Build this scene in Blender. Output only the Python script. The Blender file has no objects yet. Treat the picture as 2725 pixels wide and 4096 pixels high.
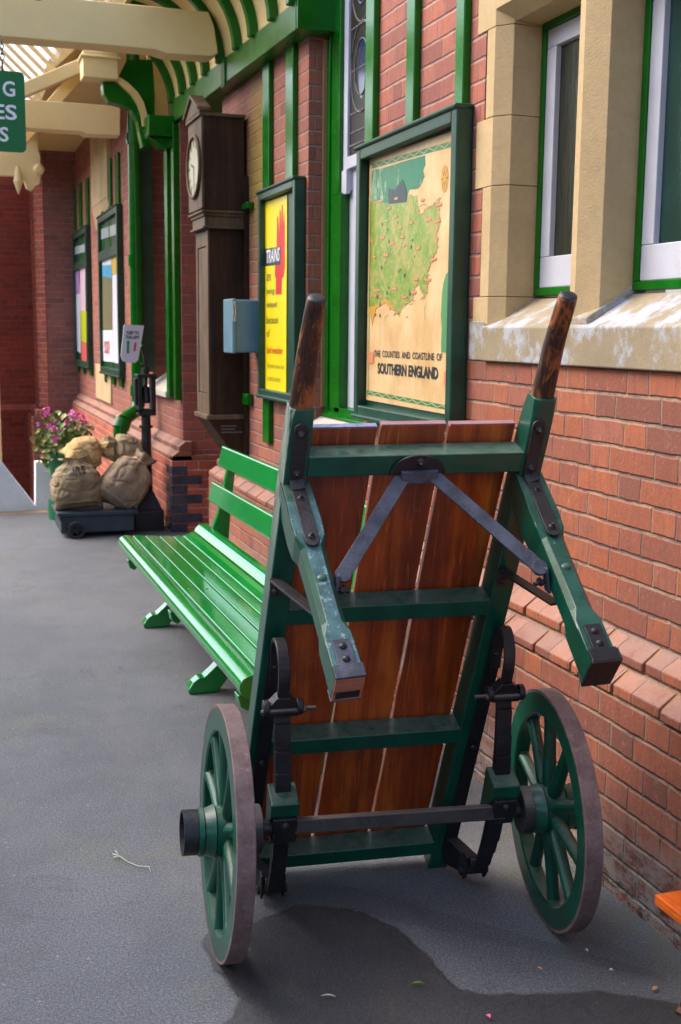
import bpy, bmesh, math, random
from mathutils import Vector, Matrix, noise
from mathutils.bvhtree import BVHTree
PI=math.pi
scene=bpy.context.scene
# ---------------- camera
cam=bpy.data.cameras.new('camera'); camo=bpy.data.objects.new('camera',cam)
scene.collection.objects.link(camo); scene.camera=camo
cr=Vector((0.94688550,-0.32141926,0.00987446)); cu=Vector((0.03951743,0.14678085,0.98837936)); cf=Vector((0.31913355,0.93549187,-0.15168632))
camo.matrix_world=Matrix(((cr.x,cu.x,-cf.x,0),(cr.y,cu.y,-cf.y,0),(cr.z,cu.z,-cf.z,1.55),(0,0,0,1)))
cam.sensor_fit='VERTICAL'; cam.sensor_height=36; cam.sensor_width=36; cam.lens=40.93
cam.clip_start=.05; cam.clip_end=2000
cam.dof.use_dof=True; cam.dof.focus_distance=3.2; cam.dof.aperture_fstop=7.0
# ---------------- world and sun
world=bpy.data.worlds.new('World'); scene.world=world; world.use_nodes=True
wn=world.node_tree.nodes; wl=world.node_tree.links
bg=wn['Background']; sky=wn.new('ShaderNodeTexSky'); sky.sky_type='NISHITA'; sky.sun_disc=False
SUN=Vector((-0.62,0.42,0.85)).normalized()
sky.sun_elevation=math.asin(SUN.z); sky.sun_rotation=math.atan2(SUN.x,SUN.y)
sky.air_density=1.0; sky.dust_density=4.0; sky.ozone_density=1.0
wl.new(sky.outputs[0],bg.inputs[0]); bg.inputs[1].default_value=.15
sun=bpy.data.lights.new('sun','SUN'); sun.energy=.5; sun.angle=math.radians(40); sun.color=(1,.93,.84)
suno=bpy.data.objects.new('sun',sun); scene.collection.objects.link(suno)
suno.rotation_euler=SUN.to_track_quat('Z','Y').to_euler(); suno.location=(-5,0,8)
scene.view_settings.view_transform='Standard'; scene.view_settings.look='None'
scene.view_settings.exposure=1.8; scene.view_settings.gamma=1.0
scene.render.engine='CYCLES'; scene.cycles.max_bounces=8
PTS={'map_paper':[(4.95,2.3066),(4.0091,2.2861),(4.0207,1.2494),(4.9569,1.2545)],'map_sea':[(4.9166,2.2529),(4.32,2.236),(4.318,2.1996),(4.338,2.1865),(4.3224,2.1535),(4.3763,2.1178),(4.4847,2.1243),(4.5119,2.0758),(4.698,2.0858),(4.9164,2.1187)],'map_castle':[(4.7172,2.1553),(4.6372,2.1409),(4.5542,2.1728),(4.5147,2.133),(4.5046,2.0778),(4.7061,2.0894)],'map_land':[(4.9341,2.1264),(4.6982,2.0914),(4.512,2.0785),(4.4836,2.1027),(4.3962,2.0935),(4.3792,2.0389),(4.3499,2.0177),(4.3157,2.0276),(4.2416,2.0414),(4.1705,2.0648),(4.1741,2.0145),(4.1647,1.9628),(4.1892,1.9341),(4.1797,1.8821),(4.2173,1.8431),(4.2687,1.7935),(4.2778,1.7094),(4.305,1.6995),(4.3638,1.7442),(4.3923,1.7398),(4.4186,1.6861),(4.5294,1.6608),(4.5663,1.6276),(4.6299,1.6454),(4.6633,1.6746),(4.7128,1.693),(4.8633,1.6667),(4.9333,1.662)],'map_sand':[(4.9424,1.6682),(4.8634,1.6697),(4.7129,1.6959),(4.6634,1.6775),(4.622,1.6453),(4.6622,1.6517),(4.7254,1.6817),(4.8456,1.6575),(4.886,1.5832),(4.9143,1.6315)],'map_coast':[(4.0403,1.7906),(4.096,1.7754),(4.1196,1.7407),(4.1305,1.7051),(4.1362,1.6227),(4.1254,1.5708),(4.1289,1.5189),(4.1242,1.4825),(4.028,1.4791)],'map_band':[(4.9228,2.2798),(4.0372,2.2522),(4.0383,2.231),(4.9221,2.2611)],'map_band2':[(4.9459,1.2984),(4.052,1.2837),(4.051,1.2666),(4.9452,1.2799)],'map_lab':[(4.8137,2.1114),(4.6198,2.1031),(4.6973,2.0716),(4.3387,2.0692),(4.6242,2.0313),(4.4487,1.9916),(4.2724,1.9883),(4.5678,1.9822),(4.6587,1.9247),(4.5262,1.9075),(4.3713,1.8866),(4.7293,1.8808),(4.872,1.8803),(4.543,1.9417),(4.2168,1.8353),(4.3937,1.7669),(4.2668,1.7592),(4.4128,1.716),(4.5084,1.6993),(4.6262,1.7364),(4.8232,1.7368),(4.8652,1.7144),(4.7798,1.7092),(4.7737,1.9555),(4.901,1.9529),(4.1779,2.0352),(4.1849,1.9747)],'map_comp':[(4.129,2.1256),(4.132,2.1758),(4.1261,2.0752)],'map_t1':[(4.8555,1.4782),(4.8544,1.4499),(4.1129,1.4436)],'map_t2':[(4.8101,1.4252),(4.8081,1.3773),(4.1482,1.3716)],'y_paper':[(6.734,2.2949),(6.2474,2.2893),(6.2571,1.2072),(6.7343,1.1997)],'y_hand':[(6.4692,1.9262),(6.4522,2.048),(6.4443,2.1866),(6.4312,2.1941),(6.4159,2.1841),(6.4,2.0907),(6.3944,2.2138),(6.3794,2.2239),(6.3665,2.2112),(6.3615,2.1222),(6.3496,2.241),(6.337,2.2483),(6.3242,2.2385),(6.319,2.1302),(6.307,2.2001),(6.2944,2.2018),(6.2831,2.116),(6.281,1.9053),(6.3059,1.8548),(6.3378,1.8474),(6.3478,1.7608),(6.4682,1.7641),(6.4643,1.8525),(6.4867,1.8681),(6.4847,1.9211)],'y_box':[(6.734,2.0307),(6.365,2.0237),(6.3771,1.9244),(6.7341,1.9335)],'y_texts':[[(6.6632,2.0215),(6.6631,1.945),(6.3815,1.9305)],[(6.663,1.8846),(6.663,1.8453),(6.5702,1.8418)],[(6.6629,1.8059),(6.6628,1.7603),(6.4906,1.7558)],[(6.6628,1.7269),(6.6627,1.6842),(6.4345,1.6806)],[(6.6627,1.6445),(6.6626,1.6017),(6.4119,1.6006)],[(6.6555,1.568),(6.6554,1.5251),(6.5923,1.5255)],[(6.6506,1.4717),(6.6506,1.4311),(6.3127,1.4375)],[(6.6434,1.3745),(6.6433,1.3406),(6.2905,1.3517)],[(6.6433,1.3035),(6.6432,1.2725),(6.3656,1.2838)]],'seatprofile':[(0.8821,0.4215)],'sign':[(0.2104,2.9843),(0.4959,2.9763),(0.4975,2.5362),(0.193,2.5081)],'letters':[[(0.3789,2.8345),(0.4462,2.918)],[(0.3228,2.7096),(0.4524,2.7919)],[(0.3546,2.59),(0.4034,2.6699)]],'chain':[(0.3886,3.0962),(0.3911,2.9708)],'parapet':[(0.1236,0.7521),(0.4385,0.4468),(0.7242,0.0347),(0.7353,0.4175),(1.0686,0.4088),(1.0581,-0.0271),(0.0944,-0.0211)],'arch_soffit':[(1.3513,3.4488),(1.4228,3.4078),(1.4945,3.343),(1.536,3.2757),(1.5592,3.1949),(1.5701,3.1071),(1.5271,3.0985),(1.5162,3.1803),(1.487,3.2605),(1.4396,3.3274),(1.3741,3.3809),(1.3327,3.4184)],'arch_web':[(1.4261,3.5936),(1.6205,3.6093),(1.635,3.3414),(1.6323,3.1525),(1.5887,3.1142),(1.5715,3.1957),(1.5422,3.282),(1.4947,3.3547),(1.4231,3.4194),(1.3575,3.4609)],'arch_out':[(1.2308,3.405),(1.3326,3.4126),(1.4101,3.3719),(1.4695,3.3061),(1.5168,3.2156),(1.5332,3.0989),(1.5946,3.1028),(1.5925,2.9603),(1.5309,2.9508),(1.5137,3.0268),(1.4936,3.1435),(1.4438,3.2224),(1.3717,3.2526),(1.2758,3.2692),(1.241,3.3248)],'arch_cap':[(1.5954,3.1501),(1.7401,3.169),(1.7383,3.019),(1.5932,3.0031)],'valance':[(0.3091,3.7542),(0.6675,3.7699),(1.0852,3.7893),(1.0819,3.4904),(1.1016,3.4389),(1.1062,3.2279),(1.0876,3.1343),(1.0473,3.1191),(1.0058,3.0588),(0.9537,3.0828),(0.9297,3.1609),(0.8706,3.208),(0.6486,3.2045),(0.2878,3.186)],'board2':[(13.3896,2.7627),(12.0398,2.7032),(12.1514,1.1033),(13.6281,1.1065)],'board1':[(16.1806,2.7259),(14.7195,2.6931),(14.9838,1.1248),(16.4587,1.151)],'b2posters':[[(13.3557,2.426),(12.6671,2.3967),(12.657,2.2428),(13.3596,2.2694)],[(13.3601,2.2666),(12.657,2.2428),(12.6124,2.1004),(13.3648,2.1493)],[(13.3656,2.1447),(12.6124,2.1004),(12.6249,1.5659),(13.4231,1.5705)],[(13.4246,1.5611),(12.6256,1.5615),(12.6552,1.221),(13.4443,1.2146)],[(12.6788,2.4062),(12.2654,2.3928),(12.2164,2.1227),(12.5937,2.139)],[(12.575,2.1338),(12.1859,2.1214),(12.229,1.2147),(12.6419,1.2213)],[(13.3895,2.6627),(12.7956,2.647),(12.779,2.5358),(13.3932,2.5527)],[(12.7092,2.6443),(12.2328,2.6268),(12.2229,2.5208),(12.6997,2.5318)]],'b1posters':[[(16.2181,2.4299),(15.7557,2.417),(15.6405,2.0334),(16.2028,2.0383)],[(16.2569,2.0342),(15.6417,2.028),(15.7092,1.2571),(16.3754,1.2903)],[(15.5604,2.4015),(14.9964,2.3827),(15.0514,1.7968),(15.6405,1.8054)],[(15.6109,1.805),(14.9966,1.796),(15.0391,1.4021),(15.6263,1.4123)],[(15.6275,1.4068),(15.0391,1.4021),(15.0626,1.1473),(15.6333,1.1485)],[(16.1671,2.6488),(14.9947,2.6142),(14.9964,2.5167),(16.1691,2.5493)]],'keep':[(1.3239,1.5999),(1.4757,1.5941),(1.4257,1.3324),(1.4004,1.3095),(1.3112,1.3208),(1.2949,1.3605)],'keept':[[(1.3418,1.5275),(1.4343,1.552)],[(1.3322,1.4936),(1.437,1.5175)]],'keepa':[[(1.3392,1.3836),(1.3425,1.4604),(1.3361,1.4604),(1.3513,1.4861),(1.365,1.4606),(1.3586,1.4605),(1.356,1.3836)],[(1.3911,1.403),(1.4006,1.464),(1.4142,1.4673),(1.4061,1.4095),(1.3994,1.398)]]}
# ---------------- materials
def srgb(r,g,b):
    f=lambda c:(c/255/12.92) if c/255<=.04045 else ((c/255+.055)/1.055)**2.4
    return (f(r),f(g),f(b),1)
class NT:
    def __init__(s,name):
        s.m=bpy.data.materials.new(name); s.m.use_nodes=True; s.t=s.m.node_tree; s.n=s.t.nodes; s.l=s.t.links
        s.b=s.n['Principled BSDF']
    def new(s,ty,**k):
        n=s.n.new(ty)
        for a,v in k.items(): setattr(n,a,v)
        return n
    def put(s,sock,v):
        if isinstance(v,bpy.types.NodeSocket): s.l.new(v,sock)
        else: sock.default_value=v
    def math(s,op,a,b=0.0,c=0.0,clamp=False):
        n=s.new('ShaderNodeMath',operation=op,use_clamp=clamp); s.put(n.inputs[0],a); s.put(n.inputs[1],b); s.put(n.inputs[2],c); return n.outputs[0]
    def noise(s,vec,scale,detail=4,rough=.55,dist=0):
        n=s.new('ShaderNodeTexNoise'); s.put(n.inputs['Vector'],vec); n.inputs['Scale'].default_value=scale
        n.inputs['Detail'].default_value=detail; n.inputs['Roughness'].default_value=rough; n.inputs['Distortion'].default_value=dist; return n.outputs['Fac']
    def ramp(s,fac,stops,interp='LINEAR'):
        n=s.new('ShaderNodeValToRGB'); s.put(n.inputs[0],fac); e=n.color_ramp.elements; n.color_ramp.interpolation=interp
        while len(e)<len(stops): e.new(.5)
        for i,(p,c) in enumerate(stops): e[i].position=p; e[i].color=c if len(c)==4 else (*c,1)
        return n.outputs[0]
    def mix(s,f,a,b,mode='MIX'):
        n=s.new('ShaderNodeMix',data_type='RGBA',blend_type=mode); s.put(n.inputs[0],f); s.put(n.inputs[6],a); s.put(n.inputs[7],b); return n.outputs[2]
    def smooth(s,v,a,b):
        n=s.new('ShaderNodeMapRange',interpolation_type='SMOOTHSTEP'); s.put(n.inputs[0],v); n.inputs[1].default_value=a; n.inputs[2].default_value=b; return n.outputs[0]
    def bump(s,h,strength=.3,dist=.01,normal=None):
        n=s.new('ShaderNodeBump'); n.inputs['Strength'].default_value=strength; n.inputs['Distance'].default_value=dist; s.put(n.inputs['Height'],h)
        if normal: s.l.new(normal,n.inputs['Normal'])
        return n.outputs[0]
    def pos(s): return s.new('ShaderNodeNewGeometry').outputs['Position']
    def obj(s): return s.new('ShaderNodeTexCoord').outputs['Object']
    def scaled(s,vec,sc):
        n=s.new('ShaderNodeMapping'); s.put(n.inputs[0],vec); n.inputs['Scale'].default_value=sc; return n.outputs[0]
    def out(s,col=None,rough=None,metal=None,normal=None,spec=None,coat=None):
        if col is not None: s.put(s.b.inputs['Base Color'],col)
        if rough is not None: s.put(s.b.inputs['Roughness'],rough)
        if metal is not None: s.put(s.b.inputs['Metallic'],metal)
        if normal is not None: s.l.new(normal,s.b.inputs['Normal'])
        if spec is not None: s.b.inputs['Specular IOR Level'].default_value=spec
        if coat is not None: s.b.inputs['Coat Weight'].default_value=coat; s.b.inputs['Coat Roughness'].default_value=.08
        return s.m
def paint(name,col,rough=.3,var=.25,chip=None,chipamt=.0,scale=9,bumps=.12,coat=None,grain=None,spec=.5,rv=.25,dust_sheen=0,mott=.25):
    t=NT(name); v=t.obj(); vv=t.scaled(v,grain) if grain else v
    c2=tuple(x*(1-var) for x in col[:3])+(1,); c3=tuple(min(1,x*(1+var*.7)) for x in col[:3])+(1,)
    n1=t.noise(vv,scale,5,.6); c=t.mix(t.smooth(n1,.3,.7),c2,c3)
    n2=t.noise(v,scale*14,3,.6)
    c=t.mix(t.math('MULTIPLY',t.smooth(n2,.45,.75),mott),c,tuple(x*.55 for x in col[:3])+(1,))
    if chip:
        n3=t.noise(vv,scale*3,6,.7); c=t.mix(t.smooth(n3,1-chipamt,1-chipamt+.03),c,chip)
    r=t.math('ADD',rough,t.math('MULTIPLY',t.math('SUBTRACT',n1,.5),rv))
    if dust_sheen:  # paler tint on upward faces, a reflection painted into the colour
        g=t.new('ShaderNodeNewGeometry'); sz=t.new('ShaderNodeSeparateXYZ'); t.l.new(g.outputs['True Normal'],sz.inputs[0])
        dm=t.math('MULTIPLY',t.math('MULTIPLY',t.smooth(sz.outputs[2],.5,.9),dust_sheen),t.smooth(t.noise(v,30,4,.7),.25,.6)); c=t.mix(dm,c,(.20,.22,.18,1)); r=t.math('ADD',r,t.math('MULTIPLY',dm,.3))
    return t.out(c,r,0.0,t.bump(t.noise(vv,scale*6,4,.6),bumps,.004),spec,coat)
def brick(name,cols,v0=.038,mort=(.27,.19,.13,1),mort2=(.14,.095,.08,1),stain=.0,pitch=.0748,moss=None,bleach=0):
    t=NT(name); g=t.new('ShaderNodeNewGeometry'); p=t.new('ShaderNodeSeparateXYZ'); t.l.new(g.outputs['Position'],p.inputs[0])
    n=t.new('ShaderNodeSeparateXYZ'); t.l.new(g.outputs['True Normal'],n.inputs[0])
    pos=g.outputs['Position']
    isx=t.math('GREATER_THAN',t.math('ABSOLUTE',n.outputs[0]),t.math('ABSOLUTE',n.outputs[1]))
    wob=t.math('MULTIPLY',t.math('SUBTRACT',t.noise(pos,5,3),.5),.010); wob2=t.math('MULTIPLY',t.math('SUBTRACT',t.noise(pos,50,3),.5),.007)
    wb=t.math('ADD',wob,wob2)
    u=t.math('ADD',t.math('MULTIPLY',p.outputs[1],isx),t.math('MULTIPLY',p.outputs[0],t.math('SUBTRACT',1.0,isx)))
    u=t.math('ADD',t.math('ADD',u,50.0),wb); v=t.math('ADD',t.math('SUBTRACT',t.math('ADD',p.outputs[2],pitch*40),v0),wb)
    rv=t.math('DIVIDE',v,pitch); row=t.math('FLOOR',rv); fv=t.math('FRACT',rv)
    P=.339
    u2=t.math('ADD',t.math('ADD',u,t.math('MULTIPLY',t.math('MODULO',row,2.0),P/2)),t.math('MULTIPLY',t.math('SINE',t.math('MULTIPLY',row,7.3)),.012))
    k=t.math('FLOOR',t.math('DIVIDE',u2,P)); m=t.math('SUBTRACT',u2,t.math('MULTIPLY',k,P)); h=t.math('GREATER_THAN',m,.228)
    du=t.math('MINIMUM',t.math('MINIMUM',m,t.math('ABSOLUTE',t.math('SUBTRACT',m,.228))),t.math('SUBTRACT',P,m))
    dv=t.math('MULTIPLY',t.math('MINIMUM',fv,t.math('SUBTRACT',1.0,fv)),pitch)
    d=t.math('MINIMUM',t.math('MULTIPLY',du,1.5),dv); mask=t.smooth(d,.0018,.0078)
    cx=t.new('ShaderNodeCombineXYZ'); t.put(cx.inputs[0],t.math('ADD',t.math('MULTIPLY',k,2.0),h)); t.put(cx.inputs[1],row)
    w=t.new('ShaderNodeTexWhiteNoise',noise_dimensions='2D'); t.l.new(cx.outputs[0],w.inputs['Vector'])
    bc=t.ramp(w.outputs['Value'],[(0,cols[0]),(.3,cols[1]),(.55,cols[2]),(.8,cols[3]),(1,cols[4])])
    big=t.noise(pos,1.3,3); bc=t.mix(t.math('MULTIPLY',t.smooth(big,.35,.65),.35),bc,tuple(x*.72 for x in cols[2][:3])+(1,))
    soot=t.smooth(t.noise(pos,2.4,5,.7),.5,.72); bc=t.mix(t.math('MULTIPLY',soot,.4),bc,(.16,.085,.065,1)); streak=t.noise(t.scaled(pos,(60,60,9)),1,4,.65)
    bc=t.mix(t.math('MULTIPLY',t.smooth(streak,.42,.75),.6),bc,tuple(x*.5 for x in cols[2][:3])+(1,))
    spk=t.noise(pos,140,3,.7); bc=t.mix(t.math('MULTIPLY',t.smooth(spk,.55,.75),.3),bc,(.55,.38,.3,1))
    pale=t.noise(pos,11,6,.75); bc=t.mix(t.math('MULTIPLY',t.smooth(pale,.6,.78),.35),bc,(.5,.36,.3,1))
    mo=t.noise(pos,26,5,.75); bc=t.mix(t.math('MULTIPLY',t.smooth(mo,.48,.62),.38),bc,(.17,.075,.052,1)); mo2=t.noise(t.scaled(pos,(1,1,.6)),38,5,.8,.4); bc=t.mix(t.math('MULTIPLY',t.smooth(mo2,.58,.70),.45),bc,(.42,.25,.18,1))
    mc=t.mix(t.smooth(t.noise(pos,5,4,.7),.42,.58),mort,mort2); mc=t.mix(t.math('MULTIPLY',t.smooth(t.noise(pos,12,5,.75),.5,.6),.55),mc,bc)
    c=t.mix(mask,mc,bc)
    if stain:
        lo=t.math('SUBTRACT',1.0,t.smooth(p.outputs[2],.06,.34)); sn=t.noise(t.scaled(pos,(1,1,1.6)),13,6,.75)
        sm=t.math('MULTIPLY',lo,t.smooth(sn,.38,.58)); c=t.mix(t.math('MULTIPLY',sm,stain),c,(.36,.34,.31,1))
        blk=t.math('MULTIPLY',t.math('MULTIPLY',t.smooth(t.noise(t.scaled(pos,(1,1,3)),9,6,.8),.52,.62),t.math('SUBTRACT',1.0,t.smooth(p.outputs[2],.05,.2))),.85)
        c=t.mix(blk,c,(.02,.022,.025,1))
    if moss:
        sub=t.new('ShaderNodeVectorMath',operation='SUBTRACT'); t.put(sub.inputs[0],t.scaled(pos,(1,1,.42))); sub.inputs[1].default_value=(moss[0],moss[1],moss[2]*.42)
        ln=t.new('ShaderNodeVectorMath',operation='LENGTH'); t.l.new(sub.outputs[0],ln.inputs[0])
        mm=t.math('SUBTRACT',1.0,t.smooth(t.math('ADD',ln.outputs['Value'],t.math('MULTIPLY',t.noise(pos,6,5,.7),.25)),.14,.48)); c=t.mix(t.math('MULTIPLY',mm,.75),c,(.24,.19,.02,1))
    if bleach: c=t.mix(t.math('MULTIPLY',t.math('MULTIPLY',t.smooth(n.outputs[2],.3,.6),bleach),t.smooth(t.noise(pos,9,5,.7),.2,.55)),c,(.34,.235,.19,1))
    hh=t.math('ADD',t.math('MULTIPLY',mask,1.0),t.math('MULTIPLY',t.noise(pos,90,4,.7),.35))
    hh=t.math('ADD',hh,t.math('MULTIPLY',w.outputs['Value'],.18))
    return t.out(c,t.math('ADD',.72,t.math('MULTIPLY',w.outputs['Value'],.15)),0.0,t.bump(hh,.75,.006),.35)
def stone(name,col,stain=0,z0=1.4,z1=1.62,chev=.02):
    t=NT(name); pos=t.pos(); n1=t.noise(pos,3,5,.6); n2=t.noise(pos,40,4,.7)
    c=t.mix(t.smooth(n1,.3,.7),tuple(x*.8 for x in col[:3])+(1,),col); c=t.mix(t.math('MULTIPLY',t.smooth(n2,.4,.7),.25),c,tuple(x*.6 for x in col[:3])+(1,))
    st=t.noise(t.scaled(pos,(1,1,6)),4,5,.7); c=t.mix(t.math('MULTIPLY',t.smooth(st,.62,.75),.3),c,(.12,.10,.07,1))
    if stain:
        n3=t.noise(t.scaled(pos,(1,1.2,1)),6.5,7,.72); c=t.mix(t.math('MULTIPLY',t.smooth(n3,.47,.60),stain),c,(.36,.40,.47,1))
        n4=t.noise(pos,55,4,.8); c=t.mix(t.math('MULTIPLY',t.smooth(n4,.62,.7),.6),c,(.2,.15,.1,1))
    return t.out(c,.85,0.0,t.bump(t.math('ADD',t.noise(pos,120,4,.7),t.math('MULTIPLY',n1,.6)),.3,.006),.3)
def wood(name,c1,c2,c3,axis=2,rough=.3,coat=None,sc=1.0,spec=.5):
    t=NT(name); v=t.obj(); s=[24*sc,24*sc,24*sc]; s[axis]=1.7*sc; info=t.new('ShaderNodeObjectInfo')
    ad=t.new('ShaderNodeVectorMath',operation='ADD'); t.put(ad.inputs[0],t.scaled(v,tuple(s))); 
    mu=t.math('MULTIPLY',info.outputs['Random'],37.0); cb=t.new('ShaderNodeCombineXYZ'); t.put(cb.inputs[0],mu); t.put(cb.inputs[1],mu); t.l.new(cb.outputs[0],ad.inputs[1])
    vv=ad.outputs[0]; n1=t.noise(vv,.45,6,.65,1.2); n2=t.noise(vv,2.2,4,.7)
    c=t.ramp(n1,[(.28,c1),(.5,c2),(.72,c3)]); c=t.mix(t.math('MULTIPLY',t.smooth(n2,.45,.7),.45),c,c1)
    c=t.mix(t.math('MULTIPLY',t.smooth(t.noise(t.scaled(v,(2.2,2.2,1)),2.6,4,.6),.42,.62),.6),c,tuple(x*.75 for x in c1[:3])+(1,)); c=t.mix(t.math('MULTIPLY',t.smooth(t.noise(t.scaled(vv,(2.5,2.5,2)),1.0,5,.7,2.5),.56,.66),.55),c,c3)
    return t.out(c,t.math('ADD',rough,t.math('MULTIPLY',n2,.12)),0.0,t.bump(n2,.12,.003),spec,coat)
def iron(name,col=(.018,.018,.022,1),rough=.45,rust=.0,rustc=(.16,.07,.035,1),dust_sheen=0):
    t=NT(name); v=t.obj(); n1=t.noise(v,14,5,.65); n2=t.noise(v,70,4,.7)
    c=t.mix(t.smooth(n1,.35,.65),col,tuple(min(1,x*2.1) for x in col[:3])+(1,)); c=t.mix(t.math('MULTIPLY',t.smooth(n2,.58,.72),.55),c,tuple(min(.12,x*5) for x in col[:3])+(1,))
    if rust: c=t.mix(t.smooth(t.noise(v,22,6,.7),1-rust,1-rust+.1),c,rustc)
    if dust_sheen:
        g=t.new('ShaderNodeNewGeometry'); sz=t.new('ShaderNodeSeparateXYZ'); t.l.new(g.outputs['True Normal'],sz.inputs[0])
        c=t.mix(t.math('MULTIPLY',t.smooth(sz.outputs[2],.3,.8),dust_sheen),c,(.17,.14,.12,1))
    return t.out(c,t.math('ADD',rough,t.math('MULTIPLY',n1,.2)),.0,t.bump(t.math('ADD',n2,n1),.45,.004),.4)
M={}; WU_=1.835
R0=[srgb(148,80,54),srgb(164,92,60),srgb(152,92,74),srgb(138,76,58),srgb(116,74,64)]
M['brick']=brick('red_brick',R0,stain=.75)
M['brick_far']=brick('pink_red_brick',[srgb(160,88,68),srgb(168,96,74),srgb(158,94,80),srgb(148,86,74),srgb(132,78,70)],mort=(.30,.20,.16,1),mort2=(.24,.16,.14,1))  # pinker low-contrast tones here and below partly paint distance haze into the brick
M['brick_moss']=brick('stained_pink_brick',[srgb(156,88,68),srgb(166,96,74),srgb(156,96,82),srgb(146,88,76),srgb(132,80,72)],mort=(.30,.20,.16,1),mort2=(.24,.16,.14,1),moss=(WU_,7.0,2.55))
M['brick_purple']=brick('purple_brick',[srgb(138,76,66),srgb(150,86,74),srgb(142,88,82),srgb(130,78,72),srgb(116,70,66)],mort=(.28,.2,.18,1),mort2=(.18,.13,.13,1))
M['brick_dark']=brick('dark_red_brick',[srgb(150,56,40),srgb(162,64,46),srgb(152,60,48),srgb(142,56,44),srgb(130,52,44)],mort=(.24,.12,.10,1),mort2=(.16,.08,.07,1))
M['brick_edge']=brick('orange_brick',[srgb(190,90,62),srgb(200,100,70),srgb(180,86,62),srgb(170,80,60),srgb(160,74,56)],mort=(.5,.38,.3,1),mort2=(.4,.3,.25,1))
M['buff']=brick('weathered_plinth_brick',R0,bleach=.5)
M['bluebrick']=paint('blue_brick',(.03,.045,.068,1),.28,.3,bumps=.2)
M['stone']=stone('honey_stone',srgb(194,168,126))
M['sillstone']=stone('whitewashed_sill_stone',srgb(148,134,110),stain=.8)
M['joint']=stone('lime_mortar',srgb(150,118,80))
M['ledge']=stone('pale_sill_stone',srgb(196,186,170),stain=.3)
M['green']=paint('bright_green_gloss',(.001,.115,.004,1),.2,.18,bumps=.10,spec=.35)
M['green_bench']=paint('bench_green_gloss',(.000,.215,.028,1),.12,.15,bumps=.10,scale=7,grain=(1,.6,1),spec=.5,coat=.5,rv=.06)
M['green_plate']=paint('mid_green_gloss',(.018,.12,.008,1),.35,.3,bumps=.2)
M['dkgreen']=paint('bottle_green_paint',(.002,.062,.036,1),.32,.3,bumps=.10,coat=.15,spec=.35,chip=(.20,.26,.20,1),chipamt=.22,dust_sheen=.35,rv=.12)  # upward faces carry a painted pale reflection over the green
M['rail']=None
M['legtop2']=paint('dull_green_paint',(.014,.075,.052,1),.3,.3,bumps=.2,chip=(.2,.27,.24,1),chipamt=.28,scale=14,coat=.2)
M['legtop']=paint('worn_sheen_green_paint',(.05,.125,.13,1),.3,.35,bumps=.4,chip=(.20,.27,.29,1),chipamt=.42,scale=20,spec=.4)  # left leg top: sky reflection painted in as blue-grey, plus wear
M['frame']=paint('dark_frame_green',(.003,.045,.024,1),.35,.3,bumps=.2)
M['cream']=paint('cream_paint',srgb(232,206,148),.55,.05,mott=.04,bumps=.15,scale=3)
M['cream2']=paint('cream_board_paint',srgb(226,196,132),.5,.06,mott=.05,bumps=.15,scale=5)
M['white']=paint('white_sash_paint',srgb(182,184,196),.4,.05,bumps=.1)
M['wash']=paint('white_wash',srgb(226,228,230),.8,.10,bumps=.3,scale=4)
DA,DB,DC=srgb(92,30,8),srgb(158,62,12),srgb(200,104,30)
M['deck']=wood('varnished_deck_board',DA,DB,DC,2,.26,.35)
M['clock']=wood('dark_oak_case',srgb(40,24,14),srgb(58,38,24),srgb(74,50,32),2,.5,spec=.2)
M['clockface']=wood('pale_oak_front',srgb(74,56,40),srgb(98,78,58),srgb(118,98,74),2,.5,spec=.25)  # paler oak tone for the front and mouldings
M['oak']=wood('orange_varnished_seat',srgb(170,70,14),srgb(214,100,16),srgb(236,134,40),1,.25,.5)
M['endgrain']=wood('salmon_end_grain',srgb(116,70,54),srgb(170,110,86),srgb(190,134,110),0,.6)
t=NT('worn_rail_paint'); v=t.obj(); sv=t.new('ShaderNodeSeparateXYZ'); t.put(sv.inputs[0],v); nn=t.new('ShaderNodeSeparateXYZ'); t.l.new(t.new('ShaderNodeTexCoord').outputs['Normal'],nn.inputs[0])
n1=t.noise(v,9,5,.6); c=t.mix(t.smooth(n1,.3,.7),(.0015,.045,.027,1),(.003,.075,.044,1)); gr=t.noise(t.scaled(v,(60,60,7)),1,6,.8,.5); wear=t.math('MULTIPLY',t.math('MULTIPLY',t.smooth(sv.outputs[2],.85,1.35),t.math('LESS_THAN',nn.outputs[0],-.6)),t.smooth(gr,.40,.56)); wear=t.math('MULTIPLY',wear,t.math('LESS_THAN',sv.outputs[0],0.0)); c=t.mix(wear,c,(.20,.24,.20,1)); c=t.mix(t.math('MULTIPLY',wear,t.smooth(gr,.6,.68)),c,(.06,.055,.045,1))
chp=t.smooth(t.noise(v,34,6,.75),.70,.73); c=t.mix(t.math('MULTIPLY',chp,.7),c,(.2,.26,.2,1)); M['rail']=t.out(c,t.math('ADD',.30,t.math('MULTIPLY',wear,.4)),0.0,t.bump(t.math('ADD',gr,n1),.15,.004),.4,.15)
t=NT('worn_grip_wood'); v=t.obj(); gr=t.noise(t.scaled(v,(70,70,8)),1,6,.75,.6); pt_=t.noise(t.scaled(v,(26,26,9)),1,5,.7,.8); c=t.mix(t.smooth(gr,.35,.65),srgb(34,22,18),srgb(72,44,32)); c=t.mix(t.math('MULTIPLY',t.smooth(pt_,.50,.62),.85),c,srgb(156,88,40)); c=t.mix(t.math('MULTIPLY',t.smooth(t.noise(t.scaled(v,(30,30,14)),1,5,.8),.62,.70),.6),c,srgb(150,120,100)); M['handle']=t.out(c,.42,0.0,t.bump(gr,.35,.004),.35)
M['iron']=iron('black_iron',(.007,.007,.009,1),rough=.32)
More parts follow.
